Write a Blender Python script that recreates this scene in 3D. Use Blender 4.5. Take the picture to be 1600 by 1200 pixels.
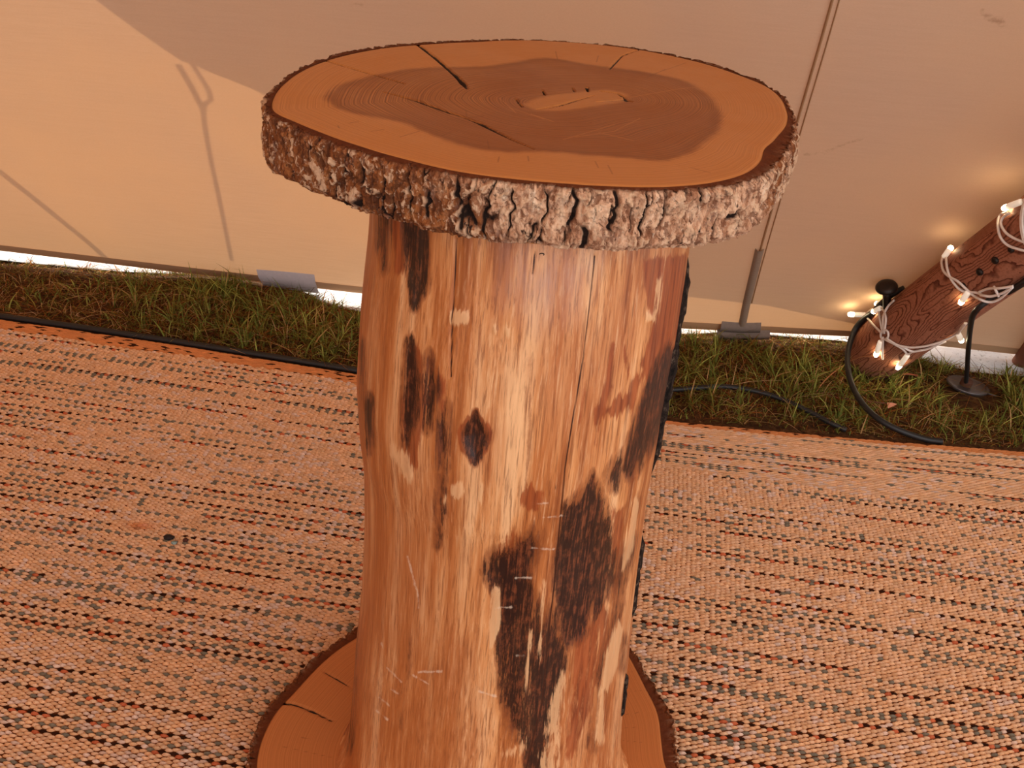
import bpy, math, random
import numpy as np
from mathutils import Matrix, Vector

random.seed(7)
RNG = np.random.default_rng(11)
scene = bpy.context.scene
for o in list(bpy.data.objects):
    bpy.data.objects.remove(o)

# ------------------------------------------------------------------ camera
F = 1650.0                       # focal length in pixels of the 1600x1200 frame
PITCH, ROLL, EYE = math.radians(31), math.radians(4.7), 1.434
CAM = np.array([0.0, 0.0, EYE])
FW = np.array([0, math.cos(PITCH), -math.sin(PITCH)])
RT0 = np.array([1.0, 0, 0])
UP0 = np.cross(RT0, FW)
RT = math.cos(ROLL) * RT0 + math.sin(ROLL) * UP0
UP = -math.sin(ROLL) * RT0 + math.cos(ROLL) * UP0
cd = bpy.data.cameras.new('camera')
cam = bpy.data.objects.new('camera', cd)
scene.collection.objects.link(cam)
cd.sensor_width = 36.0
cd.lens = F * 36 / 1600
cd.clip_start = 0.05
m = Matrix.Identity(4)
for i in range(3):
    m[i][0], m[i][1], m[i][2], m[i][3] = RT[i], UP[i], -FW[i], CAM[i]
cam.matrix_world = m
scene.camera = cam

# ------------------------------------------------------------------ sky, sun, exposure
world = bpy.data.worlds.new('sky')
scene.world = world
world.use_nodes = True
bg = world.node_tree.nodes['Background']
bg.inputs[0].default_value = (0.97, 0.97, 0.985, 1)
bg.inputs[1].default_value = 2.1
SUN = np.array([0.16, -0.74, -0.62]); SUN /= np.linalg.norm(SUN)
sd = bpy.data.lights.new('sun', 'SUN')
sd.energy = 6.0
sd.color = (1.0, 0.90, 0.74)
sd.angle = math.radians(0.6)
sun = bpy.data.objects.new('sun', sd)
scene.collection.objects.link(sun)
sun.rotation_euler = Vector(SUN).to_track_quat('-Z', 'Y').to_euler()
sun.location = (-1, 8, 7)
vs = scene.view_settings
vs.view_transform = 'Standard'
vs.look = 'None'
vs.exposure = 0.0
vs.gamma = 1.0
vs.use_curve_mapping = False

# ------------------------------------------------------------------ pixel helpers
def ray(x, y):
    return FW + RT * (x - 800) / F - UP * (y - 600) / F
def gr(x, y, z=0.0):
    d = ray(x, y)
    return CAM + d * ((z - EYE) / d[2])
def proj(P):
    q = np.asarray(P) - CAM
    zc = q @ FW
    return 800 + F * (q @ RT) / zc, 600 - F * (q @ UP) / zc

# ------------------------------------------------------------------ noise (vectorised)
def _h(ix, iy, iz, s):
    n = (ix.astype(np.int64) * 374761393 + iy.astype(np.int64) * 668265263 + iz.astype(np.int64) * 2147483647 + s * 1274126177) & 0xffffffff
    n = ((n ^ (n >> 13)) * 1274126177) & 0xffffffff
    n = ((n ^ (n >> 16)) * 2246822519) & 0xffffffff
    return ((n ^ (n >> 15)) & 0xffffff) / float(0xffffff)
def vnoise(x, y, z=0.0, s=0):
    x, y, z = np.broadcast_arrays(np.asarray(x, float), np.asarray(y, float), np.asarray(z, float))
    ix, iy, iz = np.floor(x), np.floor(y), np.floor(z)
    fx, fy, fz = x - ix, y - iy, z - iz
    fx, fy, fz = [f * f * f * (f * (f * 6 - 15) + 10) for f in (fx, fy, fz)]
    r = 0
    for a in (0, 1):
        for b in (0, 1):
            for c in (0, 1):
                w = (fx if a else 1 - fx) * (fy if b else 1 - fy) * (fz if c else 1 - fz)
                r = r + w * _h(ix + a, iy + b, iz + c, s)
    return r
def fbm(x, y, z=0.0, s=0, o=4):
    r, a, t = 0, 1.0, 0
    for k in range(o):
        f = 2.03 ** k
        r = r + a * vnoise(np.asarray(x) * f, np.asarray(y) * f, np.asarray(z) * f, s + k * 17)
        t += a
        a *= .5
    return r / t
def worley(u, v, s=0, per=None, ids=False):
    iu, iv = np.floor(u), np.floor(v)
    f1 = np.full(u.shape, 9.0); f2 = np.full(u.shape, 9.0); cid = np.zeros(u.shape)
    for a in (-1, 0, 1):
        for b in (-1, 0, 1):
            cu, cv = iu + a, iv + b
            hu = cu % per if per else cu
            px = cu + .15 + .7 * _h(hu, cv, cu * 0, s)
            py = cv + .15 + .7 * _h(hu, cv, cu * 0, s + 5)
            d = np.hypot(px - u, py - v)
            f2 = np.minimum(f2, np.maximum(f1, d))
            cid = np.where(d < f1, _h(hu, cv, cu * 0, s + 9), cid)
            f1 = np.minimum(f1, d)
    return (f1, f2, cid) if ids else (f1, f2)
def sstep(a, b, x):
    t = np.clip((x - a) / (b - a), 0, 1)
    return t * t * (3 - 2 * t)

# ------------------------------------------------------------------ 2D shape helpers
def seg_dist(px, py, pts, ws=None):
    """signed distance (minus half width) to a polyline"""
    best = np.full(px.shape, 1e9)
    for i in range(len(pts) - 1):
        ax, ay = pts[i]; bx, by = pts[i + 1]
        dx, dy = bx - ax, by - ay
        t = np.clip(((px - ax) * dx + (py - ay) * dy) / (dx * dx + dy * dy + 1e-12), 0, 1)
        d = np.hypot(px - ax - t * dx, py - ay - t * dy)
        if ws is not None:
            d = d - (ws[i] * (1 - t) + ws[i + 1] * t)
        best = np.minimum(best, d)
    return best
def poly_sdf(px, py, pts):
    d = seg_dist(px, py, list(pts) + [pts[0]])
    ins = np.zeros(px.shape, bool)
    n = len(pts)
    for i in range(n):
        x1, y1 = pts[i]; x2, y2 = pts[(i + 1) % n]
        c = (y1 > py) != (y2 > py)
        with np.errstate(divide='ignore', invalid='ignore'):
            ins ^= c & (px < (x2 - x1) * (py - y1) / (y2 - y1 + 1e-15) + x1)
    return np.where(ins, -d, d)

# ------------------------------------------------------------------ mesh helpers
def link(o, parent=None):
    scene.collection.objects.link(o)
    if parent is not None:          # meshes are written in world coordinates; roots stand at the thing's base
        o.parent = parent
        o.matrix_parent_inverse = Matrix.Translation(-parent.location)
    return o
def make(name, V, faces, mat, parent=None, attrs=None, cols=None, smooth=True):
    V = np.asarray(V, float)
    me = bpy.data.meshes.new(name)
    if isinstance(faces, np.ndarray):
        faces = [faces]
    loops = np.concatenate([f.ravel() for f in faces]).astype(np.int32)
    tot = np.concatenate([np.full(len(f), f.shape[1]) for f in faces]).astype(np.int32)
    start = np.concatenate([[0], np.cumsum(tot)[:-1]]).astype(np.int32)
    me.vertices.add(len(V)); me.vertices.foreach_set('co', V.astype(np.float32).ravel())
    me.loops.add(len(loops)); me.loops.foreach_set('vertex_index', loops)
    me.polygons.add(len(tot)); me.polygons.foreach_set('loop_start', start)
    me.update(calc_edges=True)
    me.validate()
    me.polygons.foreach_set('use_smooth', np.full(len(me.polygons), smooth))
    for k, a in (attrs or {}).items():
        me.attributes.new(k, 'FLOAT', 'POINT').data.foreach_set('value', np.asarray(a, np.float32).ravel())
    for k, a in (cols or {}).items():
        me.attributes.new(k, 'FLOAT_COLOR', 'POINT').data.foreach_set('color', np.asarray(a, np.float32).ravel())
    me.materials.append(mat)
    o = bpy.data.objects.new(name, me)
    return link(o, parent)
def grid_faces(nr, nc, wrap=False, off=0):
    r = np.arange(nr - 1)[:, None]
    c = np.arange(nc if wrap else nc - 1)[None, :]
    c2 = (c + 1) % nc
    a = r * nc + c; b = r * nc + c2; d = (r + 1) * nc + c; e = (r + 1) * nc + c2
    return (np.stack([a, b, e, d], -1).reshape(-1, 4) + off)
def spline(pts, n):
    P = np.asarray(pts, float)
    if len(P) < 3:
        t = np.linspace(0, 1, n)[:, None]
        return P[0] * (1 - t) + P[-1] * t
    Q = np.vstack([2 * P[0] - P[1], P, 2 * P[-1] - P[-2]])
    seg = np.linalg.norm(np.diff(P, axis=0), axis=1)
    cum = np.concatenate([[0], np.cumsum(seg)])
    out = []
    for s in np.linspace(0, cum[-1], n):
        i = min(np.searchsorted(cum, s, side='right') - 1, len(P) - 2)
        t = (s - cum[i]) / max(seg[i], 1e-9)
        p0, p1, p2, p3 = Q[i], Q[i + 1], Q[i + 2], Q[i + 3]
        out.append(.5 * (2 * p1 + (p2 - p0) * t + (2 * p0 - 5 * p1 + 4 * p2 - p3) * t * t + (3 * p1 - p0 - 3 * p2 + p3) * t ** 3))
    return np.array(out)
def tube_geo(path, rad, k=8):
    path = np.asarray(path, float); n = len(path)
    rad = np.broadcast_to(np.asarray(rad, float), (n,))
    T = np.gradient(path, axis=0); T /= np.linalg.norm(T, axis=1)[:, None] + 1e-12
    u = np.cross(T[0], [0, 0, 1.0])
    if np.linalg.norm(u) < .1:
        u = np.cross(T[0], [1.0, 0, 0])
    V = []
    for i in range(n):
        u = u - T[i] * (u @ T[i]); u /= np.linalg.norm(u)
        v = np.cross(T[i], u)
        a = np.arange(k) * 2 * math.pi / k
        V.append(path[i] + rad[i] * (np.cos(a)[:, None] * u + np.sin(a)[:, None] * v))
    V = np.vstack(V + [path[:1], path[-1:]])
    fq = grid_faces(n, k, True)
    i = np.arange(k); j = (i + 1) % k
    c0 = np.stack([np.full(k, n * k), j, i], 1)
    c1 = np.stack([np.full(k, n * k + 1), (n - 1) * k + i, (n - 1) * k + j], 1)
    return V, [fq, np.vstack([c0, c1])]
def tube(name, path, rad, mat, parent=None, k=8):
    V, f = tube_geo(path, rad, k)
    return make(name, V, f, mat, parent)
def tubes(name, paths, rad, mat, parent=None, k=8):
    VV, q, t, off = [], [], [], 0
    for p in paths:
        V, f = tube_geo(p, rad, k)
        VV.append(V); q.append(f[0] + off); t.append(f[1] + off); off += len(V)
    return make(name, np.vstack(VV), [np.vstack(q), np.vstack(t)], mat, parent)
def tag(o, label=None, cat=None, group=None, kind=None):
    if label: o['label'] = label
    if cat: o['category'] = cat
    if group: o['group'] = group
    if kind: o['kind'] = kind
    return o
def empty(name, loc=(0, 0, 0)):
    o = bpy.data.objects.new(name, None)
    o.empty_display_size = .05
    o.location = loc
    return link(o)
# ------------------------------------------------------------------ material helpers
def C(r, g, b):
    f = lambda c: (c / 255 / 12.92) if c / 255 <= .04045 else ((c / 255 + .055) / 1.055) ** 2.4
    return (f(r), f(g), f(b), 1.0)
class G:
    def __init__(s, name):
        s.m = bpy.data.materials.new(name); s.m.use_nodes = True
        s.t = s.m.node_tree; s.t.nodes.clear()
        s.out = s.t.nodes.new('ShaderNodeOutputMaterial')
    def n(s, ty, **kw):
        x = s.t.nodes.new(ty)
        for k, v in kw.items(): setattr(x, k, v)
        return x
    def put(s, sock, v):
        if isinstance(v, bpy.types.NodeSocket): s.t.links.new(v, sock)
        elif v is not None: sock.default_value = v
    def attr(s, name, col=False):
        return s.n('ShaderNodeAttribute', attribute_name=name).outputs['Color' if col else 'Fac']
    def obj(s, scale=(1, 1, 1), rot=(0, 0, 0)):
        c = s.n('ShaderNodeTexCoord').outputs['Object']
        mp = s.n('ShaderNodeMapping'); s.put(mp.inputs[0], c)
        mp.inputs['Scale'].default_value = scale; mp.inputs['Rotation'].default_value = rot
        return mp.outputs[0]
    def noise(s, vec, scale=1, detail=4, rough=.55, dist=0):
        x = s.n('ShaderNodeTexNoise'); s.put(x.inputs['Vector'], vec)
        x.inputs['Scale'].default_value = scale; x.inputs['Detail'].default_value = detail
        x.inputs['Roughness'].default_value = rough; x.inputs['Distortion'].default_value = dist
        return x.outputs['Fac']
    def math(s, op, a, b=None, c=None):
        x = s.n('ShaderNodeMath', operation=op)
        for i, v in enumerate((a, b, c)): s.put(x.inputs[i], v)
        return x.outputs[0]
    def step(s, v, a, b, lo=0.0, hi=1.0):
        x = s.n('ShaderNodeMapRange', interpolation_type='SMOOTHSTEP')
        s.put(x.inputs['Value'], v)
        for k, q in zip(('From Min', 'From Max', 'To Min', 'To Max'), (a, b, lo, hi)): x.inputs[k].default_value = q
        return x.outputs['Result']
    def mix(s, f, a, b, mode='MIX'):
        x = s.n('ShaderNodeMix', data_type='RGBA', blend_type=mode)
        s.put(x.inputs[0], f); s.put(x.inputs[6], a); s.put(x.inputs[7], b)
        return x.outputs[2]
    def ramp(s, f, stops):
        x = s.n('ShaderNodeValToRGB'); s.put(x.inputs[0], f)
        e = x.color_ramp.elements
        while len(e) < len(stops): e.new(.5)
        for k, (p, c) in enumerate(stops): e[k].position = p; e[k].color = c
        return x.outputs[0]
    def bump(s, h, strength=.3, dist=.002):
        x = s.n('ShaderNodeBump'); s.put(x.inputs['Height'], h)
        x.inputs['Strength'].default_value = strength; x.inputs['Distance'].default_value = dist
        return x.outputs[0]
    def bsdf(s, col, rough=.6, normal=None, spec=.4, metal=0.0):
        b = s.n('ShaderNodeBsdfPrincipled')
        s.put(b.inputs['Base Color'], col); s.put(b.inputs['Roughness'], rough)
        b.inputs['Specular IOR Level'].default_value = spec; b.inputs['Metallic'].default_value = metal
        if normal is not None: s.put(b.inputs['Normal'], normal)
        s.t.links.new(b.outputs[0], s.out.inputs[0])
        return b
def plain(name, col, rough=.6, spec=.4, metal=0.0, var=.15, scale=60):
    g = G(name)
    n = g.noise(g.obj(), scale, 4)
    dk = tuple(c * (1 - 2 * var) for c in col[:3]) + (1,)
    lt = tuple(min(1, c * (1 + 2 * var)) for c in col[:3]) + (1,)
    g.bsdf(g.mix(n, dk, lt), rough, g.bump(n, .15, .001), spec, metal)
    return g.m

# ================================================================== SETTING: ground
M_soil = (lambda g: (g.bsdf(g.ramp(g.noise(g.obj(), 45, 6, .65), [(.3, C(38, 24, 14)), (.55, C(84, 56, 32)), (.75, C(120, 84, 50))]), .95, g.bump(g.noise(g.obj(), 90, 5), .8, .01), .1), g.m)[1])(G('soil'))
def gravel_mat():
    g = G('pale_gravel')
    a = g.noise(g.obj(), 70, 5, .7)
    b = g.noise(g.obj(), 6, 3)
    col = g.mix(g.step(b, .35, .65), C(205, 208, 210), C(232, 232, 230))
    col = g.mix(g.step(a, .28, .42), C(120, 122, 118), col)
    g.bsdf(col, .9, g.bump(a, .6, .008), .2)
    return g.m
M_gravel = gravel_mat()

# where the grass strip ends towards the gap under the canvas, in photo pixels
GL = [(-400, 352), (0, 407), (120, 418), (230, 428), (300, 428), (360, 428), (420, 446), (500, 470), (560, 488), (700, 505), (1060, 523), (1130, 518), (1200, 523), (1330, 534), (1450, 565), (1540, 586), (1600, 586), (2000, 620)]
GLW = np.array([gr(x, y)[:2] for x, y in GL])
def grass_far(x): return np.interp(x, GLW[:, 0], GLW[:, 1])
def rug_edge(x):
    return 2.31 - .107 * x + np.interp(x, [-2.5, -1.41, -.9, -.4, 0, .43, .82, 1.3, 2.2], [.042, .041, .037, .015, .0, .002, .036, .087, .172])
def ground_z(x, y):
    x, y = np.asarray(x, float), np.asarray(y, float)
    m = sstep(0.02, .2, y - rug_edge(x)) * sstep(-.04, .12, grass_far(x) - y)
    z = .012 * m + .02 * m * (fbm(x * 7, y * 7, 0, 3) - .4)
    z = z + .03 * np.exp(-(((x + .85) / .22) ** 2 + ((y - 2.72) / .12) ** 2))
    return z
xs = np.linspace(-3.6, 3.6, 241); ys = np.concatenate([np.linspace(-3.0, 2.1, 20), np.linspace(2.15, 3.05, 61)])
X, Y = np.meshgrid(xs, ys)
V = np.stack([X, Y, ground_z(X, Y)], -1).reshape(-1, 3)
floor = make('floor', V, grid_faces(len(ys), len(xs)), M_soil)
tag(floor, 'dark brown soil under the grass and woven rug', None, None, 'structure')
xs = np.linspace(-9, 9, 160); ys = 2.5 + np.linspace(0, 1, 120) ** 2.2 * 12
X, Y = np.meshgrid(xs, ys)
gz = .006 * (fbm(X * 20, Y * 20, 0, 9) - .5) + .004
Y = np.maximum(Y, grass_far(X) - .02)
V = np.stack([X, Y, gz + .006], -1).reshape(-1, 3)
gravel = make('ground_outside', V, grid_faces(len(ys), len(xs)), M_gravel)
tag(gravel, 'pale sunlit gravel outside, seen through the gap below the canvas', None, None, 'structure')

# ================================================================== SETTING: tent canvas
LEAN = math.radians(36)
HEM_Z = .045
HX = np.array([(gr(x, y, HEM_Z)[0], gr(x, y, HEM_Z)[1]) for x, y in [(0, 390), (290, 425), (560, 456), (1060, 511), (1330, 524), (1600, 553)]])
HA, HB = np.polyfit(HX[:, 0], HX[:, 1], 1)          # straight hem line y = HA x + HB
hd = np.array([1, HA, 0]); hd /= np.linalg.norm(hd)   # along the hem
hn = np.array([hd[1], -hd[0], 0])                     # horizontal, towards the camera
cu = hn * math.sin(LEAN) + np.array([0, 0, 1]) * math.cos(LEAN)   # up the slope
cn = np.cross(cu, hd)                                  # canvas normal
if cn @ (CAM - np.array([0, HB, HEM_Z])) < 0: cn = -cn  # pointing inside
C0 = np.array([0, HB, HEM_Z])
def canvas_px(x, y, off=0.0):
    d = ray(x, y)
    t = ((C0 + cn * off - CAM) @ cn) / (d @ cn)
    return CAM + d * t
def canvas_uv(P):
    q = np.asarray(P) - C0
    return q @ hd, q @ cu
def canvas_pt(u, v, off=0.0):
    u, v, off = np.broadcast_arrays(np.asarray(u, float), np.asarray(v, float), np.asarray(off, float))
    hemw = np.interp(u, np.sort(HX[:, 0]), (HX[:, 1] - (HA * HX[:, 0] + HB))[np.argsort(HX[:, 0])])
    b = .018 * (fbm(u * 1.3, v * 1.1, 0, 21, 2) - .5) * np.clip(v / .4, 0, 1)
    dv = hemw * .0
    return C0 + u[..., None] * hd + v[..., None] * cu + (off + b)[..., None] * cn + (hemw * np.exp(-v / .3))[..., None] * (-hn)

def canvas_mat(name='cream_canvas', tint=(214, 184, 158), trans=.15):
    g = G(name)
    wv = g.obj((1, 1, 1))
    st = g.noise(g.obj((3, 3, 60)), 3, 4, .6)
    fine = g.noise(g.obj((40, 40, 240)), 6, 3, .7)
    big = g.noise(wv, 1.6, 3)
    col = g.mix(g.step(st, .3, .7), C(tint[0] - 4, tint[1] - 5, tint[2] - 5), C(*tint))
    col = g.mix(g.step(big, .35, .7), col, C(tint[0] + 6, tint[1] + 2, tint[2] - 4))
    col = g.mix(g.math('MULTIPLY', g.step(fine, .35, .65), .12), col, C(tint[0] - 40, tint[1] - 44, tint[2] - 44))
    sp = g.math('ADD', g.attr('stain'), g.math('MULTIPLY', g.math('SUBTRACT', g.noise(wv, 70, 4, .7), .5), .7))
    col = g.mix(g.math('MULTIPLY', g.step(sp, .45, .85), .5), col, C(130, 84, 52))
    d = g.n('ShaderNodeBsdfDiffuse'); g.put(d.inputs[0], col)
    nrm = g.bump(g.math('ADD', g.math('MULTIPLY', fine, .4), st), .12, .002)
    g.put(d.inputs['Normal'], nrm)
    t = g.n('ShaderNodeBsdfTranslucent'); g.put(t.inputs[0], g.mix(1.0, col, C(255, 224, 184), 'MULTIPLY'))
    mx = g.n('ShaderNodeMixShader'); mx.inputs[0].default_value = trans
    g.t.links.new(d.outputs[0], mx.inputs[1]); g.t.links.new(t.outputs[0], mx.inputs[2])
    g.t.links.new(mx.outputs[0], g.out.inputs[0])
    return g.m
M_canvas = canvas_mat()
us = np.concatenate([np.linspace(-4, -1.9, 20)[:-1], np.linspace(-1.9, 1.9, 260), np.linspace(1.9, 4, 20)[1:]])
vsl = np.concatenate([np.linspace(0, 1.5, 130), np.linspace(1.5, 3.9, 22)[1:]])
U, Vv = np.meshgrid(us, vsl)
P = canvas_pt(U, Vv)
cpx, cpy = proj(P)
stain = np.zeros(U.shape)
for pts, w, k in [([(1252, 242), (1290, 238), (1325, 222), (1348, 218)], 3, .9), ([(1535, 20), (1552, 30), (1568, 36)], 10, .75), ([(538, 8), (570, 7)], 3, .9),
                  ([(90, 150), (108, 158)], 4, .6), ([(1390, 390), (1420, 400)], 3, .55), ([(1312, 375), (1318, 377)], 3, .7), ([(420, 330), (430, 334)], 3, .5), ([(1230, 30), (1290, 34)], 5, .4)]:
    d = seg_dist(cpx, cpy, pts) - w
    stain = np.maximum(stain, k * np.clip(.5 - d / 14, 0, 1))
wall = make('wall_back', P.reshape(-1, 3), grid_faces(len(vsl), len(us)), M_canvas, attrs={'stain': stain})
tag(wall, 'cream cotton canvas tent wall leaning in over the grass', None, None, 'structure')
xs_ = np.linspace(-3.2, 2.9, 40); ts_ = np.linspace(0, 3.4, 40)
XX, TT_ = np.meshgrid(xs_, ts_)
Pl = np.stack([-2.9 + TT_ * .42 + .02 * (fbm(XX, TT_, 0, 23, 2) - .5), XX, .04 + TT_ * .9], -1)
wl = make('added_wall_left', Pl.reshape(-1, 3), grid_faces(40, 40), M_canvas, attrs={'stain': np.zeros(1600)})  # unseen side wall, added to make the daylight directional
tag(wl, 'unseen cream canvas side wall, added to hold back daylight from the left', None, None, 'structure')
xs_ = np.linspace(-3.4, 3.4, 30); ts_ = np.linspace(0, 1, 30)
XX, TT_ = np.meshgrid(xs_, ts_)
ce = np.stack([XX, .62 - 2.6 * TT_, 3.17 + .55 * TT_ - .12 * np.sin(math.pi * TT_)], -1)
cl = make('added_ceiling', ce.reshape(-1, 3), grid_faces(30, 30), M_canvas, attrs={'stain': np.zeros(900)})  # unseen roof, added to cut the light from above
tag(cl, 'unseen cream canvas roof over the table, added so daylight enters from the open side', None, None, 'structure')
# hem: a doubled band of cloth along the bottom
M_hem = canvas_mat('hem_canvas', (186, 150, 118), .08)
us = np.linspace(-4, 4, 240); vv = np.array([-.006, .004, .020, .034])
U, Vv = np.meshgrid(us, vv)
P = canvas_pt(U, Vv, .0035 * np.array([.3, 1, 1, .4])[:, None])
hem = make('hem', P.reshape(-1, 3), grid_faces(4, len(us)), M_hem, wall, attrs={'stain': np.zeros(U.size)})
# seam: two stitched ridges running up from the strap
def canvas_strip(name, pts, hw, off, mat, parent, n=60, m=5, th=.002, attrs=True):
    """a strip of cloth lying on the canvas along photo points"""
    W = np.array([canvas_uv(canvas_px(*p)) for p in pts])
    Q = spline(np.c_[W, np.zeros(len(W))], n)[:, :2]
    T = np.gradient(Q, axis=0); T /= np.linalg.norm(T, axis=1)[:, None]
    N = np.stack([-T[:, 1], T[:, 0]], 1)
    a = np.linspace(-1, 1, m)
    hw = np.broadcast_to(np.asarray(hw, float), (n,))
    UV = Q[:, None, :] + N[:, None, :] * (a[None, :, None] * hw[:, None, None])
    oo = off + th * (1 - np.abs(a) ** 4)
    oo[0] = oo[-1] = 0.0
    P = canvas_pt(UV[..., 0], UV[..., 1], np.broadcast_to(oo, UV.shape[:2]))
    return make(name, P.reshape(-1, 3), grid_faces(n, m), mat, parent, attrs={'stain': np.zeros(n * m)})
M_seam = canvas_mat('seam_canvas', (176, 138, 104), .15)
canvas_strip('seam', [(1330, -120), (1300, 0), (1245, 190), (1190, 380), (1166, 470)], .0028, .001, M_seam, wall, 90, 5, .003)
canvas_strip('seam', [(1341, -120), (1311, 0), (1255, 190), (1199, 380), (1174, 470)], .0016, .0006, M_seam, wall, 90, 5, .0016)
M_web = plain('grey_webbing', C(150, 128, 110), .9, .1, 0, .08, 200)
canvas_strip('strap', [(1187, 385), (1176, 430), (1166, 470), (1159, 503)], .011, .006, M_web, wall, 30, 5, .003)
M_grey = plain('grey_patch_cloth', C(206, 192, 194), .9, .2, 0, .06, 120)
M_flap = plain('dark_flap_cloth', C(136, 118, 108), .9, .1, 0, .12, 90)
canvas_strip('flap', [(1124, 503), (1160, 507), (1188, 508)], .026, .009, M_flap, wall, 24, 5, .004)
canvas_strip('flap', [(1118, 511), (1158, 515), (1202, 517)], .020, .014, M_flap, wall, 24, 5, .006)
canvas_strip('patch', [(410, 434), (455, 437), (498, 441)], .056, .007, M_grey, wall, 24, 5, .002)

# outer flysheet and guy ropes standing between the sun and the canvas: they cast the shade seen on it
def outside(x, y, dist):
    return canvas_px(x, y) - SUN * dist
edge = [(-80, -160), (60, -70), (150, 0), (215, 48), (285, 96), (300, 98), (318, 108), (400, 140), (520, 205), (700, 290), (900, 375), (1060, 452), (1200, 474), (1330, 510), (1450, 560)]
E0 = np.array([outside(x, y, .75) for x, y in edge])
n = len(E0)
E1 = E0 + np.array([.0, -1.75, 2.3]) ; E1[:, 2] = np.maximum(E1[:, 2], 2.8)
right = np.array([[3.6, 0, 0]])
S = []
for k in np.linspace(0, 1, 12):
    S.append(E0 * (1 - k) + E1 * k - np.array([0, -.06, 0]) * math.sin(k * math.pi))
S = np.array(S)
last = S[:, -1:, :] + np.array([[[2.6, 0.05, .0]]])
S = np.concatenate([S, last], 1)
fly = make('canvas_flysheet', S.reshape(-1, 3), grid_faces(12, n + 1), canvas_mat('flysheet_canvas', (200, 165, 130), .08), attrs={'stain': np.zeros(12 * (n + 1))})
tag(fly, 'outer canvas flysheet shading the tent wall from outside', 'canvas')
M_rope = plain('hemp_rope', C(150, 125, 95), .9)
def guy(pts, dist, r, lab):
    p = spline([outside(x, y, dist) for x, y in pts], 30)
    o = tube('guy_rope', p, r, M_rope)
    tag(o, lab, 'rope', 'guy ropes outside the tent wall')
guy([(-120, 175), (0, 272), (80, 335), (150, 392), (175, 420)], .70, .011, 'thick guy rope outside the canvas, its diagonal shadow nearest the hem gap')
guy([(300, 98), (330, 150), (318, 168), (326, 230), (345, 320), (362, 405)], .74, .0065, 'thin guy rope knotted to the flysheet edge outside the canvas')
guy([(278, 100), (296, 130), (312, 160), (318, 170)], .74, .008, 'short knotted loop of rope under the flysheet corner')

# ================================================================== LOG TABLE
TOP_Z, TOP_T = 1.10, .062
AX = np.array([-.0046, 1.1186])                # the trunk's axis on the ground
table = empty('log_table', (AX[0], AX[1], .010))
tag(table, 'tall bar table made of a tree trunk between two bark-edged wood slices', 'table')

def slice_mat(name, sap, heart, dull=1.0):
    g = G(name)
    s = g.attr('ring'); hz = g.attr('heart'); cr = g.attr('crack'); ry = g.attr('ray')
    ob = g.obj()
    n1 = g.noise(ob, 9, 4, .6); n2 = g.noise(ob, 55, 4, .65)
    ringn = g.n('ShaderNodeTexNoise', noise_dimensions='1D')
    g.put(ringn.inputs['W'], g.math('ADD', s, g.math('MULTIPLY', n1, .010)))
    ringn.inputs['Scale'].default_value = 150; ringn.inputs['Detail'].default_value = 3; ringn.inputs['Roughness'].default_value = .7
    rg = ringn.outputs['Fac']
    hb = g.step(g.math('ADD', hz, g.math('ADD', g.math('MULTIPLY', g.math('SUBTRACT', n2, .5), .012), g.math('MULTIPLY', g.math('SUBTRACT', rg, .5), .010))), -.008, .005)   # 0 heart .. 1 sap
    n4 = g.noise(ob, 5, 3)
    heartc = g.mix(g.step(rg, .36, .62), heart[0], g.mix(g.step(n4, .4, .65), heart[1], sap[0]))
    sapc = g.mix(g.step(rg, .3, .7), sap[0], sap[1])
    col = g.mix(hb, heartc, sapc)
    col = g.mix(g.math('MULTIPLY', g.step(n1, .45, .7), .35), col, g.mix(hb, heart[2], sap[2]))
    # a slightly darker rim right at the heartwood boundary
    rim = g.math('MULTIPLY', g.step(g.math('ABSOLUTE', g.math('ADD', hz, .008)), .012, .0), .35)
    col = g.mix(g.math('MULTIPLY', rim, g.math('SUBTRACT', 1.0, hb)), col, heart[0])
    # pale pith lens
    col = g.mix(g.math('MULTIPLY', g.step(g.math('ADD', g.attr('pith'), g.math('MULTIPLY', g.math('SUBTRACT', n2, .5), .012)), .006, -.004), .6), col, sap[1])
    # pale rays, fine checks, open cracks
    col = g.mix(g.math('MULTIPLY', g.step(ry, .0012, .0003), .5), col, sap[1])
    col = g.mix(g.math('MULTIPLY', g.step(g.attr('check'), .0013, .0003), .55), col, heart[0])
    col = g.mix(g.step(g.math('ADD', cr, g.math('MULTIPLY', g.math('SUBTRACT', n2, .5), .0022)), .0010, .0002), col, C(34, 15, 7))
    speck = g.noise(g.obj((1, 1, 1)), 420, 2, .5)
    col = g.mix(g.math('MULTIPLY', g.step(speck, .6, .75), .10), col, heart[0])
    g.bsdf(col, g.step(n1, .3, .7, .42, .55), g.bump(g.math('ADD', rg, n2), .06, .001), .35)
    return g.m
SAP = (C(174, 108, 54), C(197, 129, 70), C(186, 117, 59))
HEART = (C(120, 65, 28), C(158, 93, 46), C(144, 82, 39))
M_slice = slice_mat('oiled_slice', SAP, HEART)
M_base = slice_mat('shaded_base_slice', (C(176, 104, 54), C(194, 118, 64), C(184, 110, 58)), (C(104, 54, 28), C(128, 70, 36), C(116, 60, 30)))  # same wood as the top, coloured darker for the weaker light at the foot

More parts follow.
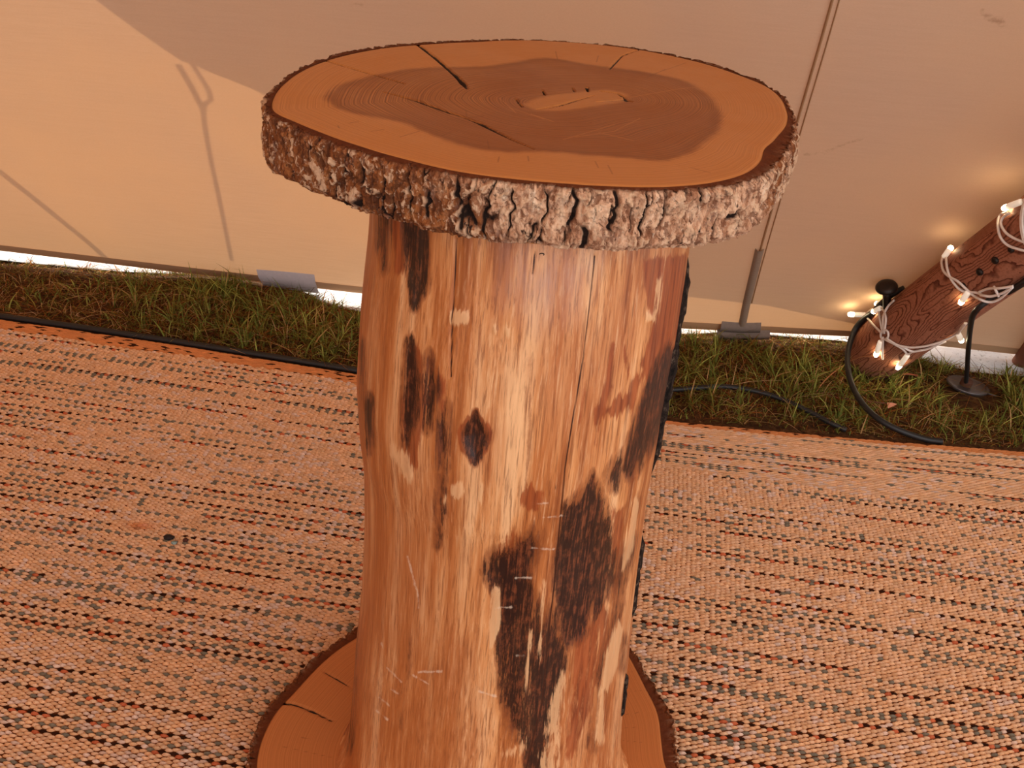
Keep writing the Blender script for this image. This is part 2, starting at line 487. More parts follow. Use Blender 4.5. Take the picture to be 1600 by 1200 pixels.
def bark_mat(name):
    g = G(name)
    fur = g.attr('furrow'); tone = g.attr('tone')
    ob = g.obj()
    a = g.noise(g.obj((1, 1, .7)), 38, 6, .7, .4); b = g.noise(g.obj((1, 1, .35)), 75, 5, .7, .8); c = g.noise(g.obj((1, 1, .6)), 230, 5, .75, .5); e = g.noise(ob, 17, 4, .6)
    rust = g.ramp(b, [(.3, C(74, 38, 20)), (.45, C(128, 70, 36)), (.6, C(164, 98, 54)), (.74, C(206, 150, 104))])
    pale = g.ramp(b, [(.28, C(120, 72, 48)), (.42, C(192, 138, 104)), (.56, C(232, 184, 148)), (.72, C(248, 216, 184))])
    col = g.mix(g.step(g.math('ADD', tone, g.math('MULTIPLY', g.math('SUBTRACT', e, .5), .9)), .35, .65), rust, pale)
    col = g.mix(g.math('MULTIPLY', g.step(a, .55, .68), .5), col, C(124, 96, 88))
    col = g.mix(g.math('MULTIPLY', g.step(a, .44, .30), .8), col, C(78, 40, 26))
    col = g.mix(g.math('MULTIPLY', g.step(c, .45, .30), .85), col, C(60, 30, 18))
    col = g.mix(g.math('MULTIPLY', g.step(c, .55, .68), .65), col, C(236, 208, 180))
    fk = g.math('ADD', g.attr('flake'), g.math('MULTIPLY', g.math('SUBTRACT', c, .5), .7))
    col = g.mix(g.math('MULTIPLY', g.step(fk, .62, .80), .75), col, C(226, 184, 148))
    col = g.mix(g.math('MULTIPLY', g.step(fk, .40, .20), .75), col, g.mix(tone, C(66, 34, 20), C(140, 84, 56)))
    f2 = g.math('ADD', fur, g.math('MULTIPLY', g.math('SUBTRACT', c, .5), .5))
    col = g.mix(g.math('MULTIPLY', g.step(f2, .36, .62), .6), col, C(96, 56, 38))
    col = g.mix(g.step(f2, .66, .92), col, C(40, 26, 20))
    ct = g.attr('cut')
    cutc = g.mix(g.noise(ob, 60, 4), C(74, 32, 14), C(122, 62, 30))
    col = g.mix(ct, col, cutc)
    g.bsdf(col, .85, g.bump(g.math('ADD', g.math('MULTIPLY', b, .6), c), .8, .004), .15)
    return g.m
M_bark = bark_mat('rough_bark')

def wood_slice(cx, cy, z1, thick, wood, outer, parent, name, mat, spec, nr=190, nside=76, na=1800, amp=1.0, tonef=None, furrows=()):
    """wood: inner outline r(a) of the wood, outer: bark outline r(a)"""
    nw = int(na / 1.8)
    aw = np.arange(nw) * 2 * math.pi / nw
    rw = wood(aw)
    fr = np.linspace(0, 1, nr) ** .85; fr[0] = .004
    R = fr[:, None] * rw[None, :]
    X = cx + R * np.cos(aw); Y = cy + R * np.sin(aw)
    A = spec(X, Y, z1)
    dep = np.clip((.0014 - A['crack']) / .0030, 0, 1) * .006
    Z = z1 - dep - .0012 * sstep(.985, 1, fr)[:, None] + .0006 * (fbm(X * 9, Y * 9, 0, 5, 2) - .5)
    top = np.stack([X, Y, Z], -1).reshape(-1, 3)
    side = np.stack([X[-1], Y[-1], np.full(nw, z1 - thick)], -1)
    bot = np.stack([cx + .05 * rw * np.cos(aw), cy + .05 * rw * np.sin(aw), np.full(nw, z1 - thick)], -1)
    V = np.vstack([top, side, bot])
    F_ = grid_faces(nr + 2, nw, True)
    ex = {k: np.concatenate([v.reshape(-1), np.resize(v[-1], 2 * nw)]) for k, v in A.items()}
    i = np.arange(nw)
    wd = make(name, V, [F_, i[None, ::-1].copy(), ((nr + 1) * nw + i)[None, :].copy()], mat, parent, attrs=ex)
    # bark: across the rim, down the side, back under
    a = np.arange(na) * 2 * math.pi / na
    rwi = wood(a); ro = np.maximum(outer(a), rwi + .005)
    per = 2 * math.pi * np.mean(ro)
    uu = a / (2 * math.pi)
    ncell = int(per / .019)
    cut, furr, zz, rr, flk = [], [], [], [], []
    nt, nb = 5, 4
    kk = np.linspace(0, 1, nside)
    # side relief
    UU, KK = np.meshgrid(uu, kk)
    ca, sa = np.cos(a)[None, :], np.sin(a)[None, :]
    warp = .9 * (fbm(ca * 5, sa * 5, KK * thick * 22, 31) - .5) + .25 * (fbm(ca * 18, sa * 18, KK * thick * 50, 33) - .5)
    f1, f2 = worley(UU * ncell + warp * 1.5, KK * thick / .105 + .35 * warp + 3.3, 4, ncell)
    gate = sstep(.40, .62, fbm(ca * 13, sa * 13, KK * thick * 38 + 5, 39, 3))
    fur = (1 - sstep(.01, .17, f2 - f1)) * (.12 + .88 * gate)
    g1, g2 = worley(UU * ncell * 3 + warp * 4.5, KK * thick / .024 + warp, 8, ncell * 3)
    fur2 = (1 - sstep(.0, .30, g2 - g1)) * sstep(.35, .6, fbm(ca * 22, sa * 22, KK * thick * 60, 40, 2))
    ridge = 1 - np.abs(2 * fbm(ca * 26 + warp, sa * 26, KK * thick * 45, 41, 4) - 1)
    w2 = fbm(ca * 45, sa * 45, KK * thick * 120, 42, 3) - .5
    _, _, c1 = worley(UU * ncell * 2.4 + warp * 4 + w2, KK * thick / .013 + warp * 2 + w2, 14, None, True)
    _, _, c2 = worley(UU * ncell * 5.5 + warp * 8 + w2 * 2, KK * thick / .0055 + warp * 4 + w2 * 2, 15, None, True)
    flake = .6 * c1 + .4 * c2
    for (ang, k0, k1, hw, dp) in furrows:
        wob = .010 * (fbm(KK * 5, 0, ang * 3.0, 44, 2) - .5)
        dd = np.abs(((UU * 2 * math.pi - ang + math.pi) % (2 * math.pi)) - math.pi) * ro[None, :] + wob * 0
        dd = np.abs((((UU * 2 * math.pi - ang + math.pi) % (2 * math.pi)) - math.pi) * ro[None, :] + wob)
        fur = np.maximum(fur, dp * sstep(hw * .62, hw * .15, dd) * sstep(k0 - .12, k0 + .05, KK) * sstep(k1 + .12, k1 - .05, KK))
    fine = fbm(ca * 60, sa * 60, KK * thick * 160, 35)
    mid = fbm(ca * 16, sa * 16, KK * thick * 40, 37)
    disp = amp * (-.0052 * fur - .0013 * fur2 + .0036 * (fine - .5) + .0075 * (mid - .5) - .004 * (ridge - .75) + .0034 * (c1 - .5) + .0020 * (c2 - .5) + .002)
    prof = -.004 * (1 - sstep(0, .10, KK)) - .006 * sstep(.86, 1, KK)
    zb = .005 * (fbm(np.cos(a) * 9, np.sin(a) * 9, 1.7, 51) - .5) * amp
    Rs = ro[None, :] + disp + prof
    Zs = z1 - .0015 - KK * (thick - .002 + zb[None, :]) - .0010 * fur * (1 - KK)
    Rs = np.maximum(Rs, rwi[None, :] + .0012)
    for t in np.linspace(0, 1, nt):
        q = rwi * (1 - t) + (Rs[0]) * t
        rr.append(q); zz.append(z1 - .0008 - .0015 * t - .002 * t * (mid[0] - .3) - .003 * math.sin(t * math.pi) * (fine[0] - .4)); cut.append(np.full(na, 1 - .35 * t ** 3)); furr.append(.25 * fur[0] * t); flk.append(flake[0])
    for k in range(nside):
        rr.append(Rs[k]); zz.append(Zs[k]); cut.append(np.full(na, .65 * (1 - sstep(0, .05, kk[k])))); furr.append(np.maximum(fur[k], np.maximum(.5 * fur2[k], .9 * sstep(.90, .995, ridge[k]) * gate[k]))); flk.append(flake[k])
    for t in np.linspace(.3, 1, nb):
        rr.append(Rs[-1] * (1 - t) + rwi * .96 * t); zz.append(Zs[-1] - .0006 * t); cut.append(np.full(na, .6 * t)); furr.append(fur[-1] * (1 - t)); flk.append(flake[-1])
    rr, zz = np.array(rr), np.array(zz)
    X = cx + rr * np.cos(a); Y = cy + rr * np.sin(a)
    V = np.stack([X, Y, zz], -1).reshape(-1, 3)
    tone = tonef(X, Y, zz) if tonef else np.full(X.shape, .3)
    bk = make('bark', V, grid_faces(len(rr), na, True), M_bark, wd, attrs={'furrow': np.array(furr), 'cut': np.array(cut), 'tone': tone, 'flake': np.array(flk)})
    bk['label'] = 'furrowed bark edge'
    return wd

def polar(pts, c, smooth=1):
    P = np.array(pts) - np.array(c)
    a = np.arctan2(P[:, 1], P[:, 0]); r = np.hypot(P[:, 0], P[:, 1])
    o = np.argsort(a); a, r = a[o], r[o]
    aa = np.concatenate([a - 2 * math.pi, a, a + 2 * math.pi]); rr = np.tile(r, 3)
    t = np.linspace(-math.pi, math.pi, 721)[:-1]
    v = np.interp(t, aa, rr)
    k = np.hanning(2 * 12 * smooth + 3); k /= k.sum()
    h = len(k) // 2
    v = np.convolve(np.concatenate([v[-h:], v, v[:h]]), k, 'valid')
    return lambda q: np.interp((np.asarray(q) + math.pi) % (2 * math.pi) - math.pi, np.append(t, math.pi), np.append(v, v[0]))
OUT = [(410, 170), (415, 150), (432, 130), (455, 110), (490, 92), (540, 78), (600, 68), (660, 64), (740, 60), (820, 59), (900, 63), (980, 71), (1050, 82), (1110, 96), (1160, 112), (1200, 130), (1225, 148), (1240, 168), (1246, 190), (1240, 215), (1225, 240), (1205, 262), (1180, 280), (1120, 290), (1040, 296), (960, 295), (880, 290), (800, 283), (700, 270), (640, 257), (560, 235), (500, 214), (450, 192), (420, 180)]
INN = [(424, 170), (428, 150), (446, 128), (468, 112), (500, 97), (548, 83), (606, 73), (660, 69), (740, 65), (820, 62), (900, 66), (980, 74), (1050, 86), (1105, 99), (1155, 116), (1195, 132), (1216, 147), (1228, 168), (1231, 188), (1216, 210), (1192, 232), (1190, 250), (1164, 271), (1110, 285), (1040, 291), (960, 290), (880, 285), (800, 278), (700, 264), (640, 249), (560, 226), (500, 205), (455, 186), (432, 178)]
W2 = lambda L, z: [tuple(gr(x, y, z)[:2]) for x, y in L]
def sm_poly(L, n=90):
    return [tuple(p[:2]) for p in spline([(x, y, 0) for x, y in list(L) + [L[0]]], n)[:-1]]
TC = np.mean(np.array(W2(OUT, TOP_Z)), 0)
HRT = [(505, 150), (530, 132), (580, 118), (640, 107), (700, 104), (760, 103), (800, 97), (840, 90), (870, 91), (920, 100), (980, 108), (1040, 118), (1080, 130), (1110, 150), (1130, 180), (1125, 205), (1100, 225), (1080, 240), (1040, 252), (980, 248), (930, 244), (850, 238), (780, 238), (720, 228), (670, 210), (620, 190), (560, 180), (520, 168)]
LENS = [(818, 163), (850, 152), (900, 145), (950, 141), (978, 148), (972, 158), (930, 165), (880, 172), (840, 172)]
CRK = [([(648, 66), (680, 90), (705, 112), (718, 124), (724, 131), (730, 139)], [.0013, .0021, .0016, .0022, .0030, 0]),
       ([(600, 144), (650, 157), (690, 172), (730, 185), (748, 192), (760, 198), (800, 218), (834, 233)], [0, .0018, .0014, .0010, .0024, .0020, .0010, 0]),
       ([(502, 92), (560, 110), (632, 131)], [.0014, .0009, .0004]),
       ([(1002, 76), (972, 87), (952, 108)], [.0003, .0003, .0006]),
       ([(838, 171), (858, 168), (876, 164), (900, 157), (928, 149)], [0, .0006, .0010, .0006, 0]), ([(934, 159), (960, 157), (976, 156), (988, 159)], [0, .0007, .0014, 0]), ([(938, 142), (965, 146), (976, 152), (979, 158)], [.0004, .0004, .0010, .0008]),
       ([(848, 141), (852, 148)], [.0003, .001]), ([(895, 138), (898, 143)], [.0002, .0006]), ([(917, 137), (919, 143)], [.0014, .0004]), ([(806, 154), (816, 167)], [.0001, .0003])]
CHK = [[(655, 205), (625, 214)], [(690, 212), (705, 206)], [(600, 202), (580, 205)], [(530, 200), (528, 196)], [(780, 245), (778, 253)], [(825, 244), (826, 252)], [(950, 258), (957, 272)], [(930, 252), (935, 262)], [(1040, 108), (1010, 122)], [(1072, 98), (1015, 118)], [(935, 87), (932, 97)], [(868, 80), (871, 92)], [(728, 172), (729, 182)], [(700, 187), (745, 183), (756, 181)], [(762, 220), (764, 232)], [(1080, 262), (1110, 270)], [(560, 190), (545, 192)]]
RAY = [[(780, 153), (806, 176)], [(796, 168), (850, 186)], [(830, 178), (865, 190)], [(985, 152), (1060, 139), (1160, 128)], [(960, 195), (880, 218)], [(936, 207), (990, 220)], [(664, 93), (676, 105)], [(1000, 185), (960, 205), (900, 214)]]
def top_spec(X, Y, z):
    sh = X.shape; x, y = X.ravel(), Y.ravel()
    out = poly_sdf(x, y, W2(INN, z)); lens = W2(sm_poly(LENS, 50), z)
    pith = poly_sdf(x, y, lens)
    core = seg_dist(x, y, W2([(850, 163), (910, 156), (976, 153)], z))
    do = np.maximum(-out, 0)
    return {'ring': (core / (core + do + 1e-6)).reshape(sh), 'heart': poly_sdf(x, y, W2(sm_poly(HRT), z)).reshape(sh), 'pith': pith.reshape(sh),
            'crack': np.min([seg_dist(x, y, W2(p, z), w) for p, w in CRK], 0).reshape(sh), 'check': np.min([seg_dist(x, y, W2(p, z)) for p in CHK], 0).reshape(sh),
            'ray': np.min([seg_dist(x, y, W2(p, z)) for p in RAY], 0).reshape(sh)}
def top_tone(X, Y, Z):
    px, _ = proj(np.stack([X, Y, Z], -1))
    return np.where(Y < TC[1], np.interp(px, [410, 600, 690, 780, 900, 1150, 1230], [.22, .22, .38, .62, .75, .62, .42]), .2)  # redder left, paler right: bark colour plus the light's direction put into the tone
def fpx(x, k0, k1, hw=.006, dp=1.0):
    """a bark furrow seen at photo column x on the front of the slice"""
    P = np.array(W2(OUT, TOP_Z)); F_ = P[P[:, 1] < TC[1]]
    o = np.array([p for p in OUT])[P[:, 1] < TC[1]]
    s = np.argsort(o[:, 0])
    q = np.array([np.interp(x, o[s, 0], F_[s, 0]), np.interp(x, o[s, 0], F_[s, 1])]) - TC
    return (math.atan2(q[1], q[0]), k0, k1, hw, dp)
FUR = [fpx(437, .1, 1, .006), fpx(424, .1, .8, .005), fpx(485, .1, .55), fpx(520, .5, 1, .006), fpx(565, .2, .5, .008), fpx(600, .3, .9, .004), fpx(640, .1, .8, .004), fpx(668, .35, .75, .006), fpx(718, .05, .45, .0065), fpx(726, .45, .85, .005), fpx(762, .3, .95, .005), fpx(803, .1, .8, .003), fpx(856, .1, .6, .003), fpx(900, .03, .62, .006), fpx(925, .6, 1, .009), fpx(965, .03, .66, .006), fpx(1012, .05, .75, .004), fpx(1043, .1, .55, .004), fpx(1098, .05, .3, .005), fpx(1128, .5, .95, .004), fpx(1165, .5, .9, .006), fpx(1200, .1, 1, .008)]
ttop = wood_slice(TC[0], TC[1], TOP_Z, TOP_T, polar(W2(INN, TOP_Z), TC), polar(W2(OUT, TOP_Z), TC), table, 'table_top', M_slice, top_spec, tonef=top_tone, furrows=FUR)
ttop['label'] = 'oiled oval tree slice with dark heartwood and open cracks'

# ---- base slice
BZ, BT = .062, .050
BOUT = [(388, 1190), (398, 1140), (416, 1104), (440, 1080), (470, 1048), (500, 1020), (530, 997), (560, 978), (985, 1008), (1003, 1040), (1020, 1070), (1035, 1090), (1047, 1112), (1055, 1150), (1060, 1195)]
PB = np.array(W2(BOUT, BZ))
extra = [AX + .345 * np.array([math.cos(t), math.sin(t)]) for t in np.radians([-10, -30, -50, -70, -90, -110, -130, -150, -165])] + [AX + .385 * np.array([math.cos(t), math.sin(t)]) for t in np.radians([65, 80, 95, 112])]
bout = polar(np.vstack([PB, extra]), AX)
bwood = lambda a: bout(a) - (.018 + + .004 * np.sin(3 * np.asarray(a) + 1) + .003 * np.sin(7 * np.asarray(a)))
BCRK = [([(442, 1098), (460, 1101), (490, 1112), (520, 1127)], [.0014, .0011, .0012, .0004]), ([(507, 1050), (520, 1057), (546, 1072)], [.0002, .0004, .0004])]
BCHK = [[(470, 1152), (498, 1158)], [(440, 1166), (520, 1184)], [(975, 1082), (1020, 1077)], [(968, 1118), (1005, 1112)], [(960, 1138), (1000, 1136)], [(985, 1050), (1000, 1046)], [(972, 1157), (1005, 1160)]]
def base_spec(X, Y, z):
    sh = X.shape; x, y = X.ravel(), Y.ravel()
    r = np.hypot(x - AX[0], y - AX[1]); a = np.arctan2(y - AX[1], x - AX[0])
    far = np.full(sh, 1.0)
    return {'ring': (r / bwood(a)).reshape(sh), 'heart': (r - .205 - .02 * np.sin(2 * a + .5)).reshape(sh), 'pith': far,
            'crack': np.min([seg_dist(x, y, W2(p, z), w) for p, w in BCRK], 0).reshape(sh), 'check': np.min([seg_dist(x, y, W2(p, z)) for p in BCHK], 0).reshape(sh), 'ray': far}
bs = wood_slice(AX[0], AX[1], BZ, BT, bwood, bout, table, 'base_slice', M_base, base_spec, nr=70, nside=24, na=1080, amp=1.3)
bs['label'] = 'wide tree slice foot lying on the rug'

# ---- trunk
LE = np.array([(584, 320), (582, 345), (571, 450), (563, 580), (568, 660), (574, 700), (575, 800), (571, 900), (561, 1000), (551, 1150), (546, 1230), (543, 1300)], float)
RE = np.array([(1078, 330), (1070, 400), (1049, 540), (1030, 640), (1010, 750), (996, 860), (982, 980), (968, 1110), (962, 1200), (964, 1300)], float)
T0, T1 = BZ - .002, TOP_Z - TOP_T + .003
NV, NU = 430, 660
hh = np.linspace(T0, T1, NV)
cxs, rad = [], []
tr = math.tan(ROLL)
for h in hh:
    P = np.array([AX[0], AX[1], h]); ax, ay = proj(P); zc = (P - CAM) @ FW
    xl, xr = ax - 230, ax + 230
    for _ in range(4):
        xl = np.interp(ay + tr * (xl - ax), LE[:, 1], LE[:, 0]); xr = np.interp(ay + tr * (xr - ax), RE[:, 1], RE[:, 0])
    s = zc / F / math.cos(ROLL)
    cxs.append(AX[0] + .5 * (xl + xr - 2 * ax) * s); rad.append(.5 * (xr - xl) * s)
cxs, rad = np.array(cxs), np.array(rad)
k = np.hanning(21); k /= k.sum()
sm = lambda v: np.convolve(np.pad(v, 10, mode='edge'), k, 'valid')
cxs, rad = sm(cxs), sm(rad)
rad = rad * 1.012
rad = rad + .018 * np.exp(-(hh - BZ) / .035)          # root flare
th = np.arange(NU) * 2 * math.pi / NU
TH, HH = np.meshgrid(th, hh)
ct, st = np.cos(TH), np.sin(TH)
lump = .010 * (fbm(ct * 1.5, st * 1.5, HH * 2.2, 61, 2) - .5) * np.sin(TH) ** 2
flute = .0030 * (fbm(ct * 9, st * 9, HH * 3, 62) - .5) + .0012 * (fbm(ct * 40, st * 40, HH * 6, 63) - .5)
RR = rad[:, None] + lump + flute
X = cxs[:, None] + RR * ct; Y = AX[1] + RR * st
px, py = proj(np.stack([X, Y, HH], -1))
front = (st < .12)
YS = .5
def stain_mask(shapes, soft):
    m = np.zeros(px.shape)
    q = front
    x, y = px[q], py[q] * YS
    mm = np.zeros(x.shape)
    for kind, pts, w, amt in shapes:
        pts = [(a, b * YS) for a, b in pts]
        d = poly_sdf(x, y, pts) if kind == 'p' else seg_dist(x, y, pts, w if isinstance(w, (list, tuple)) else [w] * len(pts))
        mm = np.maximum(mm, amt * np.clip(.5 - d / (2 * soft), 0, 1))
    m[q] = mm
    return m
DARK = [('l', [(648, 345), (652, 390), (656, 430), (650, 470)], [20, 19, 14, 3], 1.3), ('l', [(601, 340), (599, 380), (602, 415)], [8, 7, 3], 1.2),
        ('l', [(640, 545), (643, 590), (640, 640), (635, 690)], [5, 12, 12, 6], 1.15), ('l', [(670, 565), (674, 610), (668, 660)], [9, 14, 8], .85), ('l', [(690, 655), (694, 700), (689, 770), (684, 850)], [8, 12, 9, 4], .8),
        ('p', [(742, 652), (752, 668), (760, 685), (750, 705), (742, 715), (732, 700), (727, 682), (735, 668)], 0, 1.35), ('l', [(574, 635), (577, 690)], [7, 6], 1.15), ('l', [(567, 540), (567, 640)], [4, 5], .8),
        ('p', [(1046, 545), (1020, 590), (998, 635), (986, 690), (974, 735), (984, 744), (998, 728), (1018, 690), (1044, 625), (1060, 560)], 0, 1.7),
        ('p', [(955, 722), (974, 705), (978, 738), (965, 760), (948, 762), (944, 745)], 0, .95),
        ('p', [(926, 742), (944, 782), (952, 840), (950, 900), (935, 945), (912, 990), (885, 1010), (868, 940), (868, 870), (880, 800), (905, 775)], 0, 1.3),
        ('p', [(834, 822), (846, 850), (832, 905), (852, 950), (872, 930), (884, 985), (862, 1040), (852, 1100), (822, 1168), (796, 1150), (780, 1090), (774, 1000), (772, 930), (750, 895), (765, 862), (800, 850)], 0, .92),
        ('l', [(862, 1025), (852, 1090), (838, 1190)], [20, 22, 16], 1.25), ('l', [(628, 1080), (625, 1135)], [8, 5], .62), ('l', [(558, 880), (551, 1000), (547, 1160)], [5, 8, 9], .7),
        ('l', [(960, 905), (982, 860), (990, 840)], [18, 10, 5], .8), ('l', [(965, 945), (950, 1010), (935, 1060), (925, 1160)], [10, 8, 9, 12], .62), ('l', [(640, 1000), (637, 1060)], [2, 3], .7), ('l', [(700, 780), (697, 860)], [6, 3], .5),
        ('l', [(648, 1120), (655, 1170)], [3, 5], .6), ('l', [(810, 375), (812, 440), (806, 470)], [3, 5, 5], .45), ('l', [(1000, 780), (985, 830)], [3, 3], .7), ('l', [(975, 1000), (972, 1040)], [3, 4], .8),
        ('l', [(600, 560), (602, 610)], [1, 1.5], .6), ('l', [(612, 470), (610, 495)], [3, 2], .5), ('l', [(565, 420), (562, 450)], [4, 3], .6), ('l', [(620, 830), (618, 900)], [2, 2], .45), ('l', [(770, 330), (773, 430)], [3, 4], .42), ('l', [(688, 850), (684, 1000)], [5, 3], .42), ('l', [(655, 880), (650, 1010)], [3, 4], .4), ('l', [(716, 1000), (712, 1150)], [5, 7], .42), ('l', [(600, 900), (596, 1100)], [4, 4], .4), ('l', [(830, 560), (825, 760)], [6, 8], .36), ('l', [(735, 480), (748, 620)], [3, 4], .45), ('l', [(700, 640), (704, 700)], [10, 6], .6)]
RED = [('p', [(1005, 405), (1072, 402), (1066, 470), (1050, 550), (1015, 600), (1000, 570), (1020, 510), (1005, 450)], 0, 1.05), ('l', [(958, 540), (952, 600), (936, 645), (929, 690)], [5, 9, 7, 3], .85), ('l', [(974, 538), (986, 600), (980, 645)], [3, 6, 4], .85), ('l', [(944, 645), (984, 625), (1004, 585)], [6, 9, 6], .85), ('l', [(915, 595), (906, 650), (897, 700)], [4, 7, 3], .75), ('l', [(1020, 470), (1006, 560), (1000, 620)], [3, 5, 3], .8),
       ('p', [(905, 600), (915, 590), (900, 660), (890, 700), (888, 650)], 0, .6), ('p', [(825, 755), (848, 770), (840, 800), (822, 800), (812, 780)], 0, 1.0), ('p', [(742, 640), (770, 675), (768, 690), (745, 720), (722, 700), (716, 675)], 0, 1.15),
       ('l', [(632, 345), (626, 410)], [20, 10], .95), ('l', [(648, 560), (645, 640), (642, 715)], [12, 20, 12], .95), ('l', [(625, 930), (622, 990)], [4, 6], .6), ('p', [(885, 940), (960, 930), (960, 1010), (930, 1120), (905, 1190), (880, 1190), (895, 1050)], 0, .6), ('l', [(800, 870), (790, 960)], [30, 22], .55),
       ('p', [(950, 790), (985, 770), (975, 880), (950, 900)], 0, .6), ('l', [(690, 600), (694, 680)], [12, 8], .6), ('l', [(960, 405), (955, 440)], [2, 3], .6)]
PALE = [('l', [(708, 497), (728, 496)], [6, 6], 1), ('l', [(615, 705), (632, 722), (642, 745)], [9, 12, 7], .66), ('p', [(702, 755), (722, 752), (725, 768), (718, 780), (704, 778)], 0, 1), ('l', [(752, 764), (750, 778)], [5, 4], .9), ('l', [(695, 778), (692, 784)], [4, 3], .8),
        ('l', [(776, 930), (774, 975), (768, 1010)], [7, 9, 3], .95), ('l', [(1040, 400), (1026, 480), (1012, 530)], [1.5, 4, 2], .9), ('l', [(1028, 440), (1014, 515), (1005, 560)], [2, 3, 1], .85), ('l', [(1012, 496), (1020, 497)], [5, 5], 1), ('l', [(976, 380), (974, 395)], [3, 4], .6),
        ('l', [(992, 790), (982, 850), (974, 890)], [6, 7, 2], .95), ('l', [(966, 985), (956, 1030), (946, 1068)], [7, 11, 6], .95), ('l', [(940, 1080), (936, 1150)], [4, 7], .9), ('l', [(830, 990), (822, 1060), (818, 1100)], [3, 5, 3], .75), ('l', [(880, 1060), (865, 1120), (860, 1190)], [9, 14, 18], .62),
        ('l', [(790, 1178), (820, 1165)], [8, 8], .5), ('l', [(905, 590), (895, 640)], [5, 3], .5), ('l', [(850, 910), (848, 960), (842, 1040)], [3, 4, 3], .7), ('l', [(770, 540), (765, 620), (755, 650)], [16, 12, 8], .5), ('l', [(745, 820), (735, 1000), (720, 1150)], [14, 10, 12], .3), ('l', [(772, 512), (774, 518)], [4, 4], .9), ('l', [(792, 513), (793, 519)], [3, 4], .9), ('l', [(750, 556), (782, 560)], [3, 5], .6)]
CRKT = [[(713, 372), (710, 440), (706, 500), (704, 590)], [(930, 400), (922, 480), (912, 560), (895, 660), (884, 730), (877, 800)], [(877, 800), (868, 900), (855, 1020), (848, 1100), (822, 1205)], [(836, 395), (832, 430)], [(778, 352), (776, 372)]]
SCR = [[(637, 870), (652, 925), (654, 950)], [(604, 1043), (628, 1066)], [(655, 1050), (690, 1049)], [(645, 1055), (672, 1070)], [(748, 1080), (775, 1088)], [(593, 1090), (608, 1102)], [(588, 1110), (606, 1124)], [(806, 904), (830, 903)], [(828, 857), (866, 858)], [(845, 808), (884, 807)], [(840, 787), (856, 786)], [(808, 1026), (828, 1025)], [(772, 950), (800, 950)], [(596, 1005), (600, 1015)], [(612, 1078), (622, 1084)]]
def near(lines):
    m = np.full(px.shape, 99.0); q = front
    m[q] = np.min([seg_dist(px[q], py[q], l) for l in lines], 0)
    return m
bk = np.where(front, 0, 1.0)
dk = np.maximum(stain_mask(DARK, 14), bk * .9 * sstep(.55, .75, fbm(ct * 4, st * 4, HH * 4, 71)))
rd = np.maximum(stain_mask(RED, 12), bk * .9 * sstep(.5, .7, fbm(ct * 4, st * 4, HH * 3, 72)))
pl = stain_mask(PALE, 7)
crk, scr = near(CRKT), near(SCR)
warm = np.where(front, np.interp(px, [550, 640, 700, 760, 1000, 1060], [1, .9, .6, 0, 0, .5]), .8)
haze = stain_mask([('p', [(800, 390), (930, 405), (905, 470), (840, 490), (790, 450)], 0, 1)], 26)
knots = stain_mask([('p', [(742, 655), (756, 680), (742, 712), (728, 682)], 0, 1)], 9)
RR = RR - .0022 * np.clip((3.0 - crk) / 3.0, 0, 1) + .0012 * sstep(.4, .8, pl) - .003 * knots - .0012 * sstep(.5, .8, dk)
X = cxs[:, None] + RR * ct; Y = AX[1] + RR * st
V = np.stack([X, Y, HH], -1).reshape(-1, 3)
V = np.vstack([V, [[cxs[0], AX[1], T0], [cxs[-1], AX[1], T1]]])
ii = np.arange(NU); jj = (ii + 1) % NU
caps = np.vstack([np.stack([np.full(NU, NU * NV), jj, ii], 1), np.stack([np.full(NU, NU * NV + 1), (NV - 1) * NU + ii, (NV - 1) * NU + jj], 1)])
